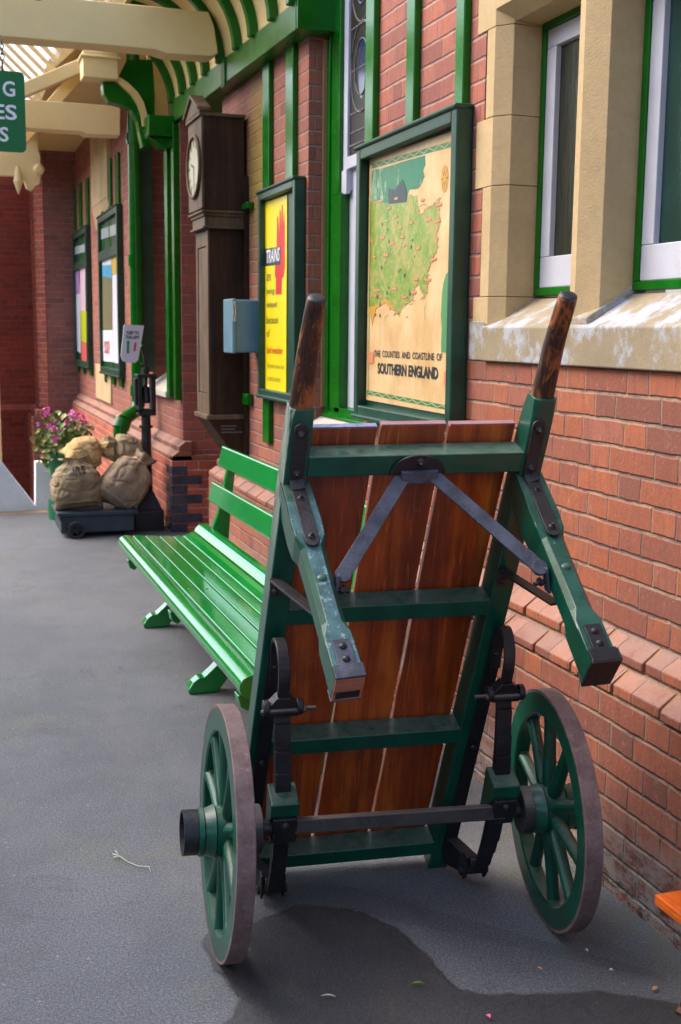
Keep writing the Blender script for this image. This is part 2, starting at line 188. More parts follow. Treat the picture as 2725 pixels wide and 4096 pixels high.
M['ironred']=iron('worn_iron_strap',(.010,.009,.010,1),.34,.2,(.07,.035,.022,1))
M['strap']=iron('blue_grey_steel',(.034,.038,.052,1),.36,.15,(.13,.09,.08,1))
M['axle']=iron('dusty_axle_iron',(.016,.015,.015,1),.4,.15,dust_sheen=.75)
M['rusty']=iron('rusty_iron',(.12,.055,.04,1),.7,.5)
t=NT('rusted_tyre'); v=t.obj(); n1=t.noise(v,12,5,.7); c=t.mix(t.smooth(n1,.35,.65),srgb(88,68,66),srgb(116,96,94)); 
c=t.mix(t.math('MULTIPLY',t.smooth(t.noise(v,95,4,.75),.61,.68),.6),c,srgb(160,142,138)); M['tyre']=t.out(c,.6,0.0,t.bump(t.noise(v,70,4,.7),.4,.003),.4)
t=NT('dark_glass'); pos=t.pos(); rip=t.noise(pos,60,3,.6,.8); gc=t.mix(t.smooth(t.noise(t.scaled(pos,(1,1.5,.8)),1.8,3,.5),.35,.65),(.010,.030,.022,1),(.012,.062,.066,1)); M['glass']=t.out(gc,.16,0.0,t.bump(rip,.06,.003),.5)
t=NT('reeded_obscure_glass'); pos=t.pos(); rip=t.noise(t.scaled(pos,(130,130,7)),1,3,.6,.8); c=t.mix(t.smooth(rip,.35,.7),(.010,.013,.009,1),(.026,.031,.020,1)); M['glass2']=t.out(c,.25,0.0,t.bump(rip,.35,.004),.4)
t=NT('translucent_sheet'); tl=t.new('ShaderNodeBsdfTranslucent'); tl.inputs[0].default_value=(.85,.9,.95,1); mx=t.new('ShaderNodeMixShader'); mx.inputs[0].default_value=.12; t.l.new(tl.outputs[0],mx.inputs[1]); t.l.new(t.b.outputs[0],mx.inputs[2]); t.b.inputs['Roughness'].default_value=.3; t.b.inputs['Base Color'].default_value=(.8,.85,.9,1); tp=t.new('ShaderNodeBsdfTransparent'); m2=t.new('ShaderNodeMixShader'); m2.inputs[0].default_value=.6; t.l.new(mx.outputs[0],m2.inputs[1]); t.l.new(tp.outputs[0],m2.inputs[2]); t.l.new(m2.outputs[0],t.n['Material Output'].inputs[0]); M['sheet']=t.m
M['glazing']=(lambda t:(t.out((.85,.92,.95,1),.15,0.0,None,.5),t.b.inputs['Transmission Weight'].__setattr__('default_value',1.0),t.b.inputs['IOR'].__setattr__('default_value',1.05),t.m)[3])(NT('skylight_glass'))
def flat(name,col,rough=.5,var=.08):
    t=NT(name); v=t.obj(); return t.out(t.mix(t.noise(v,7,5,.6),tuple(x*(1-var) for x in col[:3])+(1,),tuple(min(1,x*(1+var)) for x in col[:3])+(1,)),rough)
M['yellow']=flat('poster_yellow',srgb(232,212,0),.35,.05); M['redink']=flat('poster_red',srgb(200,10,12),.4); M['blackink']=flat('poster_black',srgb(34,38,44),.4)
M['orangeink']=flat('orange_red_ink',srgb(206,96,10),.4); M['greyink']=flat('olive_ink',srgb(140,130,10),.4); M['fadeink']=flat('faded_ink',srgb(92,88,20),.4)
M['whiteink']=flat('white_ink',srgb(225,228,235),.4); M['paperwhite']=flat('white_paper',srgb(205,205,215),.5)
t=NT('aged_paper'); pos=t.pos(); n1=t.noise(pos,5,5,.6); n2=t.noise(t.scaled(pos,(1,12,1)),6,5,.7); c=t.mix(t.smooth(n1,.3,.7),srgb(192,154,102),srgb(212,182,136)); c=t.mix(t.math('MULTIPLY',t.smooth(n2,.5,.75),.35),c,srgb(150,100,50)); c=t.mix(t.smooth(t.noise(pos,26,6,.75),.69,.73),c,srgb(110,92,60)); M['oldpaper']=t.out(c,.35,0.0,None,.4)
t=NT('printed_land_green'); pos=t.pos(); n1=t.noise(pos,9,7,.75,.8); c=t.ramp(n1,[(.28,srgb(80,108,24)),(.42,srgb(100,136,30)),(.5,srgb(124,142,52)),(.58,srgb(160,148,80)),(.66,srgb(120,140,50)),(.75,srgb(60,92,40))]); c=t.mix(t.math('MULTIPLY',t.smooth(t.noise(pos,60,5,.8),.52,.66),.5),c,srgb(186,172,120)); c=t.mix(t.math('MULTIPLY',t.smooth(t.noise(pos,45,5,.8,.5),.56,.66),.6),c,srgb(70,92,36)); c=t.mix(t.math('MULTIPLY',t.smooth(t.noise(pos,24,5,.8),.60,.68),.55),c,srgb(190,120,78)); M['land']=t.out(c,.35)
t=NT('printed_sea_teal'); pos=t.pos(); sx=t.new('ShaderNodeSeparateXYZ'); t.put(sx.inputs[0],pos); n1=t.noise(t.scaled(pos,(1,1,.5)),14,6,.75,1.0); n1=t.math('ADD',n1,t.math('MULTIPLY',t.smooth(sx.outputs[1],4.5,4.8),.12)); c=t.ramp(n1,[(.35,srgb(0,112,78)),(.56,srgb(8,104,70)),(.63,srgb(40,100,56)),(.70,srgb(140,170,150)),(.78,srgb(60,100,50))]); M['sea']=t.out(c,.35)
M['mapgreen']=flat('map_border_green',srgb(34,122,76),.4,.2); M['coast']=flat('map_coast_green',srgb(72,132,80),.4,.1); M['salmon']=flat('map_label_salmon',srgb(196,122,84),.4,.15); M['navy']=flat('map_castle_navy',srgb(42,58,66),.4); M['sand']=flat('map_sand_ochre',srgb(186,138,40),.4,.15)
M['signgreen']=flat('sign_green',srgb(0,104,52),.6,.04); M['arrowgreen']=flat('arrow_green',srgb(0,130,84)); M['arrowred']=flat('arrow_red',srgb(206,24,70))
M['boxblue']=paint('blue_grey_box_paint',srgb(94,128,146),.35,.08,bumps=.1); M['cartblue']=paint('faded_blue_cart_paint',srgb(34,54,66),.45,.3,bumps=.2)
M['dial']=flat('cream_dial',srgb(150,144,112),.3,.05)
for k,c in (('lilac',(176,130,190)),('pinkpale',(206,180,190)),('cyan',(60,150,190)),('olive',(110,104,70)),('limey',(176,186,20)),('coral',(206,90,84)),('gold',(196,160,60)),('palegrey',(150,160,160))): M[k]=flat('poster_'+k,srgb(*c),.4,.1)
def burlap(name,c1,c2):
    t=NT(name); v=t.obj(); w=t.new('ShaderNodeTexWave'); t.put(w.inputs[0],v); w.inputs['Scale'].default_value=90; w.inputs['Distortion'].default_value=1.5
    w2=t.new('ShaderNodeTexWave',bands_direction='Z'); t.put(w2.inputs[0],v); w2.inputs['Scale'].default_value=90; w2.inputs['Distortion'].default_value=1.5
    h=t.math('ADD',w.outputs['Fac'],w2.outputs['Fac']); c=t.mix(t.smooth(t.noise(v,7,5,.6),.3,.7),c1,c2); c=t.mix(t.math('MULTIPLY',t.smooth(t.noise(v,18,5,.7),.55,.7),.5),c,tuple(x*.45 for x in c1[:3])+(1,))
    return t.out(c,.9,0.0,t.bump(h,.5,.003),.2)
M['sack1']=burlap('brown_hessian',srgb(138,122,96),srgb(172,152,120)); M['sack2']=burlap('golden_hessian',srgb(184,150,98),srgb(214,182,130)); M['sack3']=burlap('grey_brown_hessian',srgb(146,128,106),srgb(176,156,130))
M['potgreen']=flat('green_pot',srgb(10,100,60),.4)
t=NT('geranium_leaf'); g=t.new('ShaderNodeNewGeometry'); c=t.ramp(g.outputs['Random Per Island'],[(0,srgb(56,88,34)),(.5,srgb(90,124,48)),(.85,srgb(138,142,64)),(1,srgb(150,120,80))]); M['leaf']=t.out(c,.5)
t=NT('pink_petal'); g=t.new('ShaderNodeNewGeometry'); c=t.ramp(g.outputs['Random Per Island'],[(0,srgb(235,90,180)),(.7,srgb(238,120,205)),(1,srgb(215,70,90))]); M['petal']=t.out(c,.5)
# asphalt
def asphalt(name,dark):
    t=NT(name); pos=t.pos(); n0=t.noise(pos,.9,4,.6); n1=t.noise(pos,240,3,.8); n2=t.noise(pos,75,4,.75); n3=t.noise(pos,5,6,.65)
    c=t.mix(t.smooth(n0,.35,.65),srgb(98,102,109),srgb(116,119,125)); c=t.mix(t.math('MULTIPLY',t.smooth(n3,.45,.7),.35),c,srgb(84,86,86))
    c=t.mix(t.smooth(n1,.48,.60),c,srgb(60,63,69)); c=t.mix(t.math('MULTIPLY',t.smooth(n2,.62,.72),.4),c,srgb(140,140,142))
    c=t.mix(t.math('MULTIPLY',t.smooth(t.noise(pos,1.7,5,.7),.54,.68),.35),c,srgb(112,116,78))
    c=t.mix(t.math('MULTIPLY',t.smooth(t.noise(pos,2.6,6,.7,.8),.58,.64),.3),c,srgb(70,72,76))
    vc=t.new('ShaderNodeTexVoronoi',feature='DISTANCE_TO_EDGE'); dv_=t.new('ShaderNodeVectorMath',operation='ADD'); t.put(dv_.inputs[0],pos); nz=t.new('ShaderNodeTexNoise'); t.put(nz.inputs['Vector'],pos); nz.inputs['Scale'].default_value=3.5; nz.inputs['Detail'].default_value=5; t.l.new(nz.outputs['Color'],dv_.inputs[1]); t.put(vc.inputs['Vector'],dv_.outputs[0]); vc.inputs['Scale'].default_value=.55; crk=t.math('MULTIPLY',t.math('SUBTRACT',1.0,t.smooth(vc.outputs['Distance'],.0006,.0035)),t.smooth(t.noise(pos,1.1,3),.46,.56)); c=t.mix(t.math('MULTIPLY',crk,.6),c,srgb(48,48,52))
    g2=t.noise(pos,125,3,.85); c=t.mix(t.math('MULTIPLY',t.smooth(g2,.42,.56),.42),srgb(58,60,65),c) if False else t.mix(t.math('MULTIPLY',t.math('SUBTRACT',1.0,t.smooth(g2,.40,.55)),.55),c,srgb(60,62,68)); c=t.mix(t.math('MULTIPLY',t.smooth(g2,.58,.68),.5),c,srgb(150,148,146))
    vo=t.new('ShaderNodeTexVoronoi'); t.put(vo.inputs['Vector'],pos); vo.inputs['Scale'].default_value=38
    w=t.new('ShaderNodeTexWhiteNoise'); t.l.new(vo.outputs['Position'],w.inputs['Vector'])
    sp=t.math('MULTIPLY',t.math('LESS_THAN',vo.outputs['Distance'],.13),t.math('GREATER_THAN',w.outputs['Value'],.93)); c=t.mix(t.math('MULTIPLY',sp,.6),c,srgb(160,156,146)); st=t.smooth(t.noise(t.scaled(pos,(1,.35,1)),2.2,6,.75,.4),.5,.7); c=t.mix(t.math('MULTIPLY',st,.3),c,srgb(112,110,108)); ed=t.new('ShaderNodeSeparateXYZ'); t.put(ed.inputs[0],pos); dirt=t.math('MULTIPLY',t.smooth(ed.outputs[0],1.35,1.72),t.smooth(t.noise(pos,7,6,.7),.35,.65)); c=t.mix(t.math('MULTIPLY',dirt,.5),c,srgb(92,90,62))
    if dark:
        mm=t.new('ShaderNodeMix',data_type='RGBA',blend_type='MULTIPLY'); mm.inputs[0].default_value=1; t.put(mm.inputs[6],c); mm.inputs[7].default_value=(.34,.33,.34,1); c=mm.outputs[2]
    return t.out(c,.5 if dark else .72,0.0,t.bump(t.math('ADD',n1,t.math('MULTIPLY',n2,.8)),.6,.004),.5 if dark else .4)
M['asphalt']=asphalt('grey_asphalt',False); M['wet_shade']=asphalt('damp_shade_asphalt',True)
M['kerb']=stone('tan_kerb_stone',srgb(150,128,100))
M['ground']=flat('dark_ballast',srgb(92,88,84),.95,.3)

t=NT('light_block_scrub'); pos=t.pos(); t_c=t.ramp(t.noise(pos,1.5,6,.7),[(.35,(.02,.035,.012,1)),(.55,(.05,.07,.025,1)),(.7,(.10,.09,.05,1))]); M['light_block']=t.out(t_c,.9)  # scrub colour for the added bank that blocks low sky light
# ---------------- mesh helpers
COL=scene.collection
class MB:
    def __init__(s): s.v=[]; s.f=[]
    def add(s,vs,fs):
        o=len(s.v); s.v+= [tuple(v) for v in vs]; s.f+=[tuple(i+o for i in f) for f in fs]; return s
    def box(s,x0,y0,z0,x1,y1,z1):
        x0,x1=sorted((x0,x1)); y0,y1=sorted((y0,y1)); z0,z1=sorted((z0,z1))
        return s.add([(x,y,z) for z in(z0,z1) for y in(y0,y1) for x in(x0,x1)],[(0,2,3,1),(4,5,7,6),(0,1,5,4),(2,6,7,3),(0,4,6,2),(1,3,7,5)])
    def beam(s,p0,p1,w,h,up=(0,0,1),w1=None,h1=None):
        p0=Vector(p0);p1=Vector(p1);d=(p1-p0).normalized();up=Vector(up);a=d.cross(up).normalized();b=a.cross(d)
        w1=w if w1 is None else w1; h1=h if h1 is None else h1
        vs=[p0+a*sx*w/2+b*sy*h/2 for sx,sy in((-1,-1),(1,-1),(1,1),(-1,1))]+[p1+a*sx*w1/2+b*sy*h1/2 for sx,sy in((-1,-1),(1,-1),(1,1),(-1,1))]
        return s.add(vs,[(0,1,2,3),(7,6,5,4),(0,4,5,1),(1,5,6,2),(2,6,7,3),(3,7,4,0)])
    def prism(s,poly,axis,lo,hi,map_=None):
        # poly 2D; axis 'x': (y,z), 'y': (x,z), 'z': (x,y)
        def P(a,b,c): return {'x':(c,a,b),'y':(a,c,b),'z':(a,b,c)}[axis]
        n=len(poly); vs=[P(a,b,lo) for a,b in poly]+[P(a,b,hi) for a,b in poly]
        return s.add(vs,[tuple(range(n)),tuple(range(2*n-1,n-1,-1))]+[(i,n+i,n+(i+1)%n,(i+1)%n) for i in range(n)])
    def tube(s,pts,rad,seg=12,caps=True,sx=1,ref=(0,0,1)):
        pts=[Vector(p) for p in pts]; n=len(pts); rad=rad if isinstance(rad,(list,tuple)) else [rad]*n
        o=len(s.v); ref=Vector(ref)
        for i,p in enumerate(pts):
            d=(pts[min(i+1,n-1)]-pts[max(i-1,0)]).normalized(); r=ref if abs(d.dot(ref))<.95 else Vector((1,0,0))
            a=d.cross(r).normalized(); b=a.cross(d)
            for k in range(seg):
                t=2*PI*k/seg; s.v.append(tuple(p+a*math.cos(t)*rad[i]*sx+b*math.sin(t)*rad[i]))
        for i in range(n-1):
            for k in range(seg): s.f.append((o+i*seg+k,o+i*seg+(k+1)%seg,o+(i+1)*seg+(k+1)%seg,o+(i+1)*seg+k))
        if caps: s.f.append(tuple(o+k for k in range(seg))[::-1]); s.f.append(tuple(o+(n-1)*seg+k for k in range(seg)))
        return s
    def lathe(s,prof,c,axis,seg=48,close=True):
        # prof: list of (offset along axis, radius)
        ax=Vector(axis).normalized(); a=ax.orthogonal().normalized(); b=ax.cross(a); c=Vector(c); o=len(s.v); n=len(prof)
        for (h,r) in prof:
            for k in range(seg):
                t=2*PI*k/seg; s.v.append(tuple(c+ax*h+a*math.cos(t)*r+b*math.sin(t)*r))
        rng=range(n) if close else range(n-1)
        for i in rng:
            j=(i+1)%n
            for k in range(seg): s.f.append((o+i*seg+k,o+i*seg+(k+1)%seg,o+j*seg+(k+1)%seg,o+j*seg+k))
        return s
    def loft(s,secs):
        o=len(s.v); n=len(secs[0])
        for q in secs: s.v+=[tuple(p) for p in q]
        for i in range(len(secs)-1):
            for k in range(n): s.f.append((o+i*n+k,o+i*n+(k+1)%n,o+(i+1)*n+(k+1)%n,o+(i+1)*n+k))
        s.f.append(tuple(o+k for k in range(n))[::-1]); s.f.append(tuple(o+(len(secs)-1)*n+k for k in range(n))); return s
    def dome(s,c,nrm,r,h,seg=14):
        return s.lathe([(0,r),(h*.5,r*.86),(h*.85,r*.5),(h,.0005)],c,nrm,seg,False)
    def build(s,name,mat,parent=None,bevel=0,smooth=False,seg=2,mats=None,recalc=True):
        me=bpy.data.meshes.new(name); me.from_pydata(s.v,[],s.f); me.update()
        if recalc:
            bm=bmesh.new(); bm.from_mesh(me); bmesh.ops.recalc_face_normals(bm,faces=bm.faces); bm.to_mesh(me); bm.free()
        ob=bpy.data.objects.new(name,me); COL.objects.link(ob); me.materials.append(M[mat] if isinstance(mat,str) else mat)
        if smooth:
            for p in me.polygons: p.use_smooth=True
            if smooth=='auto':
                bm=bmesh.new(); bm.from_mesh(me)
                for e in bm.edges:
                    if len(e.link_faces)==2 and e.calc_face_angle(0)>math.radians(32): e.smooth=False
                bm.to_mesh(me); bm.free()
        if bevel:
            b=ob.modifiers.new('bevel','BEVEL'); b.width=bevel; b.segments=seg; b.limit_method='ANGLE'; b.angle_limit=math.radians(35); b.harden_normals=True
            for p in me.polygons: p.use_smooth=True
            if not smooth:
                bm=bmesh.new(); bm.from_mesh(me)
                for e in bm.edges:
                    if len(e.link_faces)==2 and e.calc_face_angle(0)>math.radians(9): e.smooth=False
                bm.to_mesh(me); bm.free()
        if parent: ob.parent=parent
        return ob
def tag(o,label=None,cat=None,group=None,kind=None):
    if label: o['label']=label
    if cat: o['category']=cat
    if group: o['group']=group
    if kind: o['kind']=kind
    return o
def empty(name,loc=(0,0,0),label=None,cat=None,group=None,kind=None):
    o=bpy.data.objects.new(name,None); COL.objects.link(o); o.location=loc; o.empty_display_size=.1; return tag(o,label,cat,group,kind)
def adopt(child,parent):
    child.parent=parent; child.matrix_parent_inverse=Matrix.Translation(parent.location).inverted(); return child
def text(name,body,mat,origin,right,up,w,h,parent=None,bold=0,lift=.0012,shear=0):
    cu=bpy.data.curves.new(name,'FONT'); cu.body=body; cu.size=1; cu.offset=bold; cu.resolution_u=3; cu.shear=shear
    o=bpy.data.objects.new('tmp',cu); COL.objects.link(o); bpy.context.view_layer.update()
    dg=bpy.context.evaluated_depsgraph_get(); me=bpy.data.meshes.new_from_object(o.evaluated_get(dg)); bpy.data.objects.remove(o)
    xs=[v.co.x for v in me.vertices]; ys=[v.co.y for v in me.vertices]; x0,x1,y0,y1=min(xs),max(xs),min(ys),max(ys)
    R=Vector(right).normalized();U=Vector(up).normalized();N=R.cross(U)
    for v in me.vertices:
        v.co=Vector(origin)+R*((v.co.x-x0)/(x1-x0)*w)+U*((v.co.y-y0)/(y1-y0)*h)+N*lift
    ob=bpy.data.objects.new(name,me); COL.objects.link(ob); me.materials.clear(); me.materials.append(M[mat])
    if parent: adopt(ob,parent) if parent.type=='EMPTY' else setattr(ob,'parent',parent)
    return ob
def child(mb,name,mat,par,**k):
    o=mb.build(name,mat,None,**k); return adopt(o,par)

WU=1.835; WL=1.725
rnd=random.Random(7)
# ================= SETTING: platform and ground
mb=MB().box(-3.2,-3,-.9,1.79,10.17,0); o=mb.build('platform','asphalt'); tag(o,kind='structure')
mb=MB().box(-3.2,10.172,-.9,2.6,10.32,.004); o=mb.build('platform_kerb','kerb',bevel=.01); tag(o,kind='structure')
mb=MB().box(-400,-400,-1.0,400,400,-.9); o=mb.build('ground','ground'); tag(o,kind='structure')
# damp patch sheet
pp=[(0.573,2.765),(.60,2.80),(.66,2.79),(.707,2.79),(.78,2.835),(.862,2.868),(.93,2.84),(.992,2.80),(1.045,2.73),(1.082,2.654),(1.10,2.55),(1.103,2.455),(1.108,2.39),(1.12,2.344),(1.18,2.30),(1.255,2.284),(1.34,2.255),(1.429,2.234),(1.52,2.18),(1.60,2.12),(1.62,1.6),(.9,1.5),(.36,1.9),(.30,2.02),(.42,2.2),(.52,2.36),(.60,2.46),(.58,2.55),(.563,2.66)]
def rough(poly,amp,n,sc=9):
    out=[]
    for i,(x,y) in enumerate(poly):
        x2,y2=poly[(i+1)%len(poly)]
        for k in range(n):
            f=k/n; px=x+(x2-x)*f; py=y+(y2-y)*f; q=noise.noise_vector(Vector((px*sc,py*sc,1.3))); out.append((px+q.x*amp,py+q.y*amp))
    return out
def damp(poly,z,alpha,edge,mat,name):
    P2=rough(poly,.012,4,22); n=len(P2); inner=[]
    for i in range(n):
        a=Vector(P2[i-1]); c=Vector(P2[(i+1)%n]); d=(c-a).normalized(); nn=Vector((d.y,-d.x)); inner.append(Vector(P2[i])+nn*edge)
    area=sum(P2[i][0]*P2[(i+1)%n][1]-P2[(i+1)%n][0]*P2[i][1] for i in range(n))
    if area>0: inner=[Vector(P2[i])*2-inner[i] for i in range(n)]
    me=MB(); me.v=[(x,y,z) for x,y in P2]+[(p.x,p.y,z) for p in inner]; me.f=[(i,(i+1)%n,n+(i+1)%n,n+i) for i in range(n)]+[tuple(range(n,2*n))]
    o=me.build(name,mat); at=o.data.color_attributes.new('cover','FLOAT_COLOR','POINT')
    for i in range(2*n): q=0 if i<n else alpha; at.data[i].color=(q,q,q,1)
    if o.data.polygons[0].normal.z<0: o.data.flip_normals()
    tag(o,kind='structure')
for k_ in ('wet_shade',):
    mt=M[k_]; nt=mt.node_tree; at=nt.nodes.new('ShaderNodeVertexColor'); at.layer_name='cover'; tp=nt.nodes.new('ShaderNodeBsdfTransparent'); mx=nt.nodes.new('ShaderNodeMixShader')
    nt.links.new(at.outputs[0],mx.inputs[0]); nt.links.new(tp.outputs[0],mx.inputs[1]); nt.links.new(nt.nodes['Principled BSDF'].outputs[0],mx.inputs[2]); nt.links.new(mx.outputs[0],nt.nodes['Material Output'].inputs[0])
damp(pp,.004,1.0,.014,'wet_shade','damp_shade_patch')
damp([(.75,3.02),(1.0,3.0),(1.17,2.86),(1.24,2.72),(1.30,2.60),(1.42,2.50),(1.60,2.46),(1.66,2.3),(1.6,2.20),(1.3,2.3),(1.18,2.36),(1.13,2.5),(1.12,2.66),(1.05,2.80),(.98,2.87),(.86,2.92),(.76,2.90)],.008,.10,.06,'wet_shade','damp_shade_patch')  # faint damp edge, mostly the trolley's cast shadow painted on the asphalt
# ================= STATION BUILDING
bld=empty('station_building',(WU,4,0),'long red brick station building with honey stone window surrounds and bright green trim','building')
def prof_wall(y0,y1,xu,ztop,name,mat='brick',x_back=None,plinth=True):
    xb=x_back or xu+.35; pl=WL-WU+xu
    poly=[(xb,-.3),(pl,-.3),(pl,.560),(xu,.560),(xu,ztop),(xb,ztop)] if plinth else [(xb,-.3),(xu,-.3),(xu,ztop),(xb,ztop)]
    return poly
def wall_strip(mb,y0,y1,z0,z1,xu=WU,xb=None): mb.box(xu,y0,z0,xb or xu+.35,y1,z1)
wm=MB()
ZT=4.6
WIN0,WIN1=-1.2,3.80      # stone window group
D0,D1=5.06,5.95          # tall stained sash opening
wall_strip(wm,-3,D0,.56,1.0)                          # below everything
wall_strip(wm,-3,3.86,1.0,1.458)
wall_strip(wm,-3,3.86,3.05,ZT)
wall_strip(wm,D0,D1,.56,1.03); wall_strip(wm,D0,D1,3.9,ZT)
child(wm,'wall','brick',bld)
wm=MB(); wall_strip(wm,3.86,D0,1.46,ZT); child(wm,'wall','brick_far',bld); wm=MB(); wall_strip(wm,3.86,D0,1.0,1.46); child(wm,'wall','brick',bld)
wm=MB(); wall_strip(wm,D1,7.9,.56,ZT); child(wm,'wall','brick_moss',bld)
# door recess beyond clock
wm=MB(); wm.box(2.45,7.9,-.1,2.6,9.0,ZT); wm.box(2.19,7.88,-.1,2.45,7.9,ZT); child(wm,'recess_wall','brick_far',bld)
# near wall plinth with two weathered chamfer courses
pl=MB(); pl.box(WL,-3,-.3,WL+.4,7.9,.560); child(pl,'plinth','brick',bld)
def chamfer(mb,y0,y1,xu,xl,a0=.562,a1=.637,a2=.71):
    xm=(xu+xl)/2
    mb.prism([(xl,a0),(xl,a0+.030),(xm-.004,a1-.004),(xu+.05,a1-.004),(xu+.05,a0)],'y',y0,y1)
    mb.prism([(xm,a1-.003),(xm,a1+.030),(xu-.004,a2-.002),(xu+.05,a2-.002),(xu+.05,a1-.003)],'y',y0,y1)
# chamfer bricks one after another so the joints are real gaps
pm=MB(); 
for rowi,(xl,a0) in enumerate(((WL,.562),((WU+WL)/2,.637))):
    y=-3+rowi*.11
    while y<7.88:
        L=.218+rnd.uniform(-.006,.006); j=rnd.uniform(-.003,.003); y1=min(y+L,7.9)
        xm=xl+.055; jj=rnd.uniform(-.002,.002)
        pm.prism([(xl-.002+j,a0+.004),(xl-.002+j,a0+.032+j),(xm-.002,a0+.0715),(xm+.06,a0+.0715),(xm+.06,a0+.004)],'y',y,y1)
        y=y1+.011
child(pm,'plinth_cap','buff',bld,bevel=.006,seg=2)
pm=MB(); chamfer(pm,-3,7.89,WU+.008,WL+.008); child(pm,'plinth_mortar','joint',bld)
pm=MB(); pm.prism([(1.727,1.75),(1.69,1.45),(1.655,1.0),(1.63,-1),(1.727,-1)],'z',-.02,.03); child(pm,'footing','brick_edge',bld,bevel=.004)
# ---- far section x = 1.765
XF=1.765
fw=MB(); fw.box(XF,9.0,.56,3.0,9.45,ZT+.6); fw.box(XF,9.45,.56,3.0,10.35,1.02); fw.box(XF+.12,9.45,1.02,3.0,10.35,ZT); fw.box(XF,10.35,.56,3.0,17.0,ZT+.6); child(fw,'wall','brick_far',bld)
fw=MB(); fw.box(XF-.11,8.9,-.9,3.0,17,.56); child(fw,'plinth','brick_edge',bld)
pm=MB(); chamfer(pm,8.9,17,XF,XF-.11); pm.box(XF-.11,8.9,.562,3.0,8.995,.60); child(pm,'plinth_cap','buff',bld,bevel=.004)
# blue brick quoins on the far pier
bb=MB()
for i in range(7):
    z=-.002+i*.0748+.004; long=i%2
    bb.box(XF-.114,8.894,z,XF-.11+(.235 if long else .118),8.95,z+.067); bb.box(XF-.114,8.9505,z,XF-.06,8.894+(.118 if long else .235),z+.067)
child(bb,'quoin_bricks','bluebrick',bld,bevel=.004)
# ledge sill at far window and under stained window
lm=MB(); lm.prism([(XF-.06,1.02),(XF-.06,1.07),(XF+.13,1.20),(XF+.13,1.02)],'y',9.42,10.38); child(lm,'window_sill','ledge',bld,bevel=.006)
lm=MB(); lm.prism([(WU-.02,1.0),(WU-.02,1.062),(WU+.16,1.15),(WU+.16,1.0)],'y',D0-.05,D1+.02); child(lm,'window_sill','ledge',bld,bevel=.006)
# stone oriel and base stones on far wall
lm=MB(); lm.box(XF-.05,12.75,2.95,XF+.1,14.1,ZT+.6); lm.prism([(XF-.05,2.95),(XF,2.70),(XF+.1,2.70),(XF+.1,2.95)],'y',12.75,14.1); child(lm,'stone_dressing','stone',bld,bevel=.01); lm=MB(); lm.box(XF-.02,13.0,.75,XF+.1,14.3,1.16); child(lm,'stone_dressing','stone',bld,bevel=.01)
# ---- stone window surround
sm=MB()
# quoin jamb blocks with splayed reveal: section (x,y) polygon, extruded in z
xg=1.985
def jamb(z0,z1,yend): 
    sm.prism([(WU-.003,yend),(WU-.003,3.785),(WU+.042,3.732),(xg,3.737),(xg+.12,3.737),(xg+.12,yend)],'z',z0+.001,z1-.001)
for z0,z1,ye in ((1.585,1.683,3.905),(1.683,2.062,3.852),(2.062,2.294,3.915),(2.294,2.590,3.845),(2.590,3.05,3.925)): jamb(z0,z1,ye)
mz0,mz1=1.60,2.66
sm.prism([(WU-.003,3.183),(WU-.003,3.213),(WU+.042,3.280),(xg,3.284),(xg+.12,3.284),(xg+.12,3.110),(xg,3.110),(WU+.042,3.113)],'z',mz0,mz1)
# lintel with chamfered soffit
sm.prism([(WU-.004,3.05),(WU-.004,2.645),(WU+.05,2.60),(xg+.12,2.595),(xg+.12,3.05)],'y',-1.2,3.784)
child(sm,'stone_surround','stone',bld,bevel=.002)
sl=MB()
sl.prism([(WU-.018,1.457),(WU-.018,1.578),(WU+.012,1.590),(xg+.005,1.676),(xg+.12,1.676),(xg+.12,1.457)],'y',-1.2,3.80)
sl.prism([(WU-.006,1.457),(WU-.006,1.600),(xg+.12,1.60),(xg+.12,1.457)],'y',3.80,3.93)
sl.prism([(WU-.004,1.580),(WU-.004,1.606),(xg,1.70),(xg+.05,1.70),(xg+.05,1.60)],'y',3.105,3.288)
child(sl,'window_sill','sillstone',bld,bevel=.007)
def casement(y0,y1,z0,z1,glass):
    w=MB(); 
    def fr(mb,a0,a1,b0,b1,x0,x1,t,tb=None):
        tb=tb or t
        mb.box(x0,a0,b0,x1,a1,b0+tb); mb.box(x0,a0,b1-t,x1,a1,b1); mb.box(x0,a0,b0+tb,x1,a0+t,b1-t); mb.box(x0,a1-t,b0+tb,x1,a1,b1-t)
    fr(w,y0,y1,z0,z1,xg-.002,xg+.05,.027); f=child(w,'window_frame','green',bld,bevel=.003)
    s=MB(); fr(s,y0+.027,y1-.027,z0+.027,z1-.027,xg+.006,xg+.045,.062,.105); s_=s.build('sash','white',f,bevel=.004)
    g=MB(); g.box(xg+.026,y0+.088,z0+.13,xg+.032,y1-.088,z1-.088); g.build('pane',glass,f)
casement(3.286,3.735,1.686,2.60,'glass2'); casement(2.30,3.108,1.686,2.60,'glass')
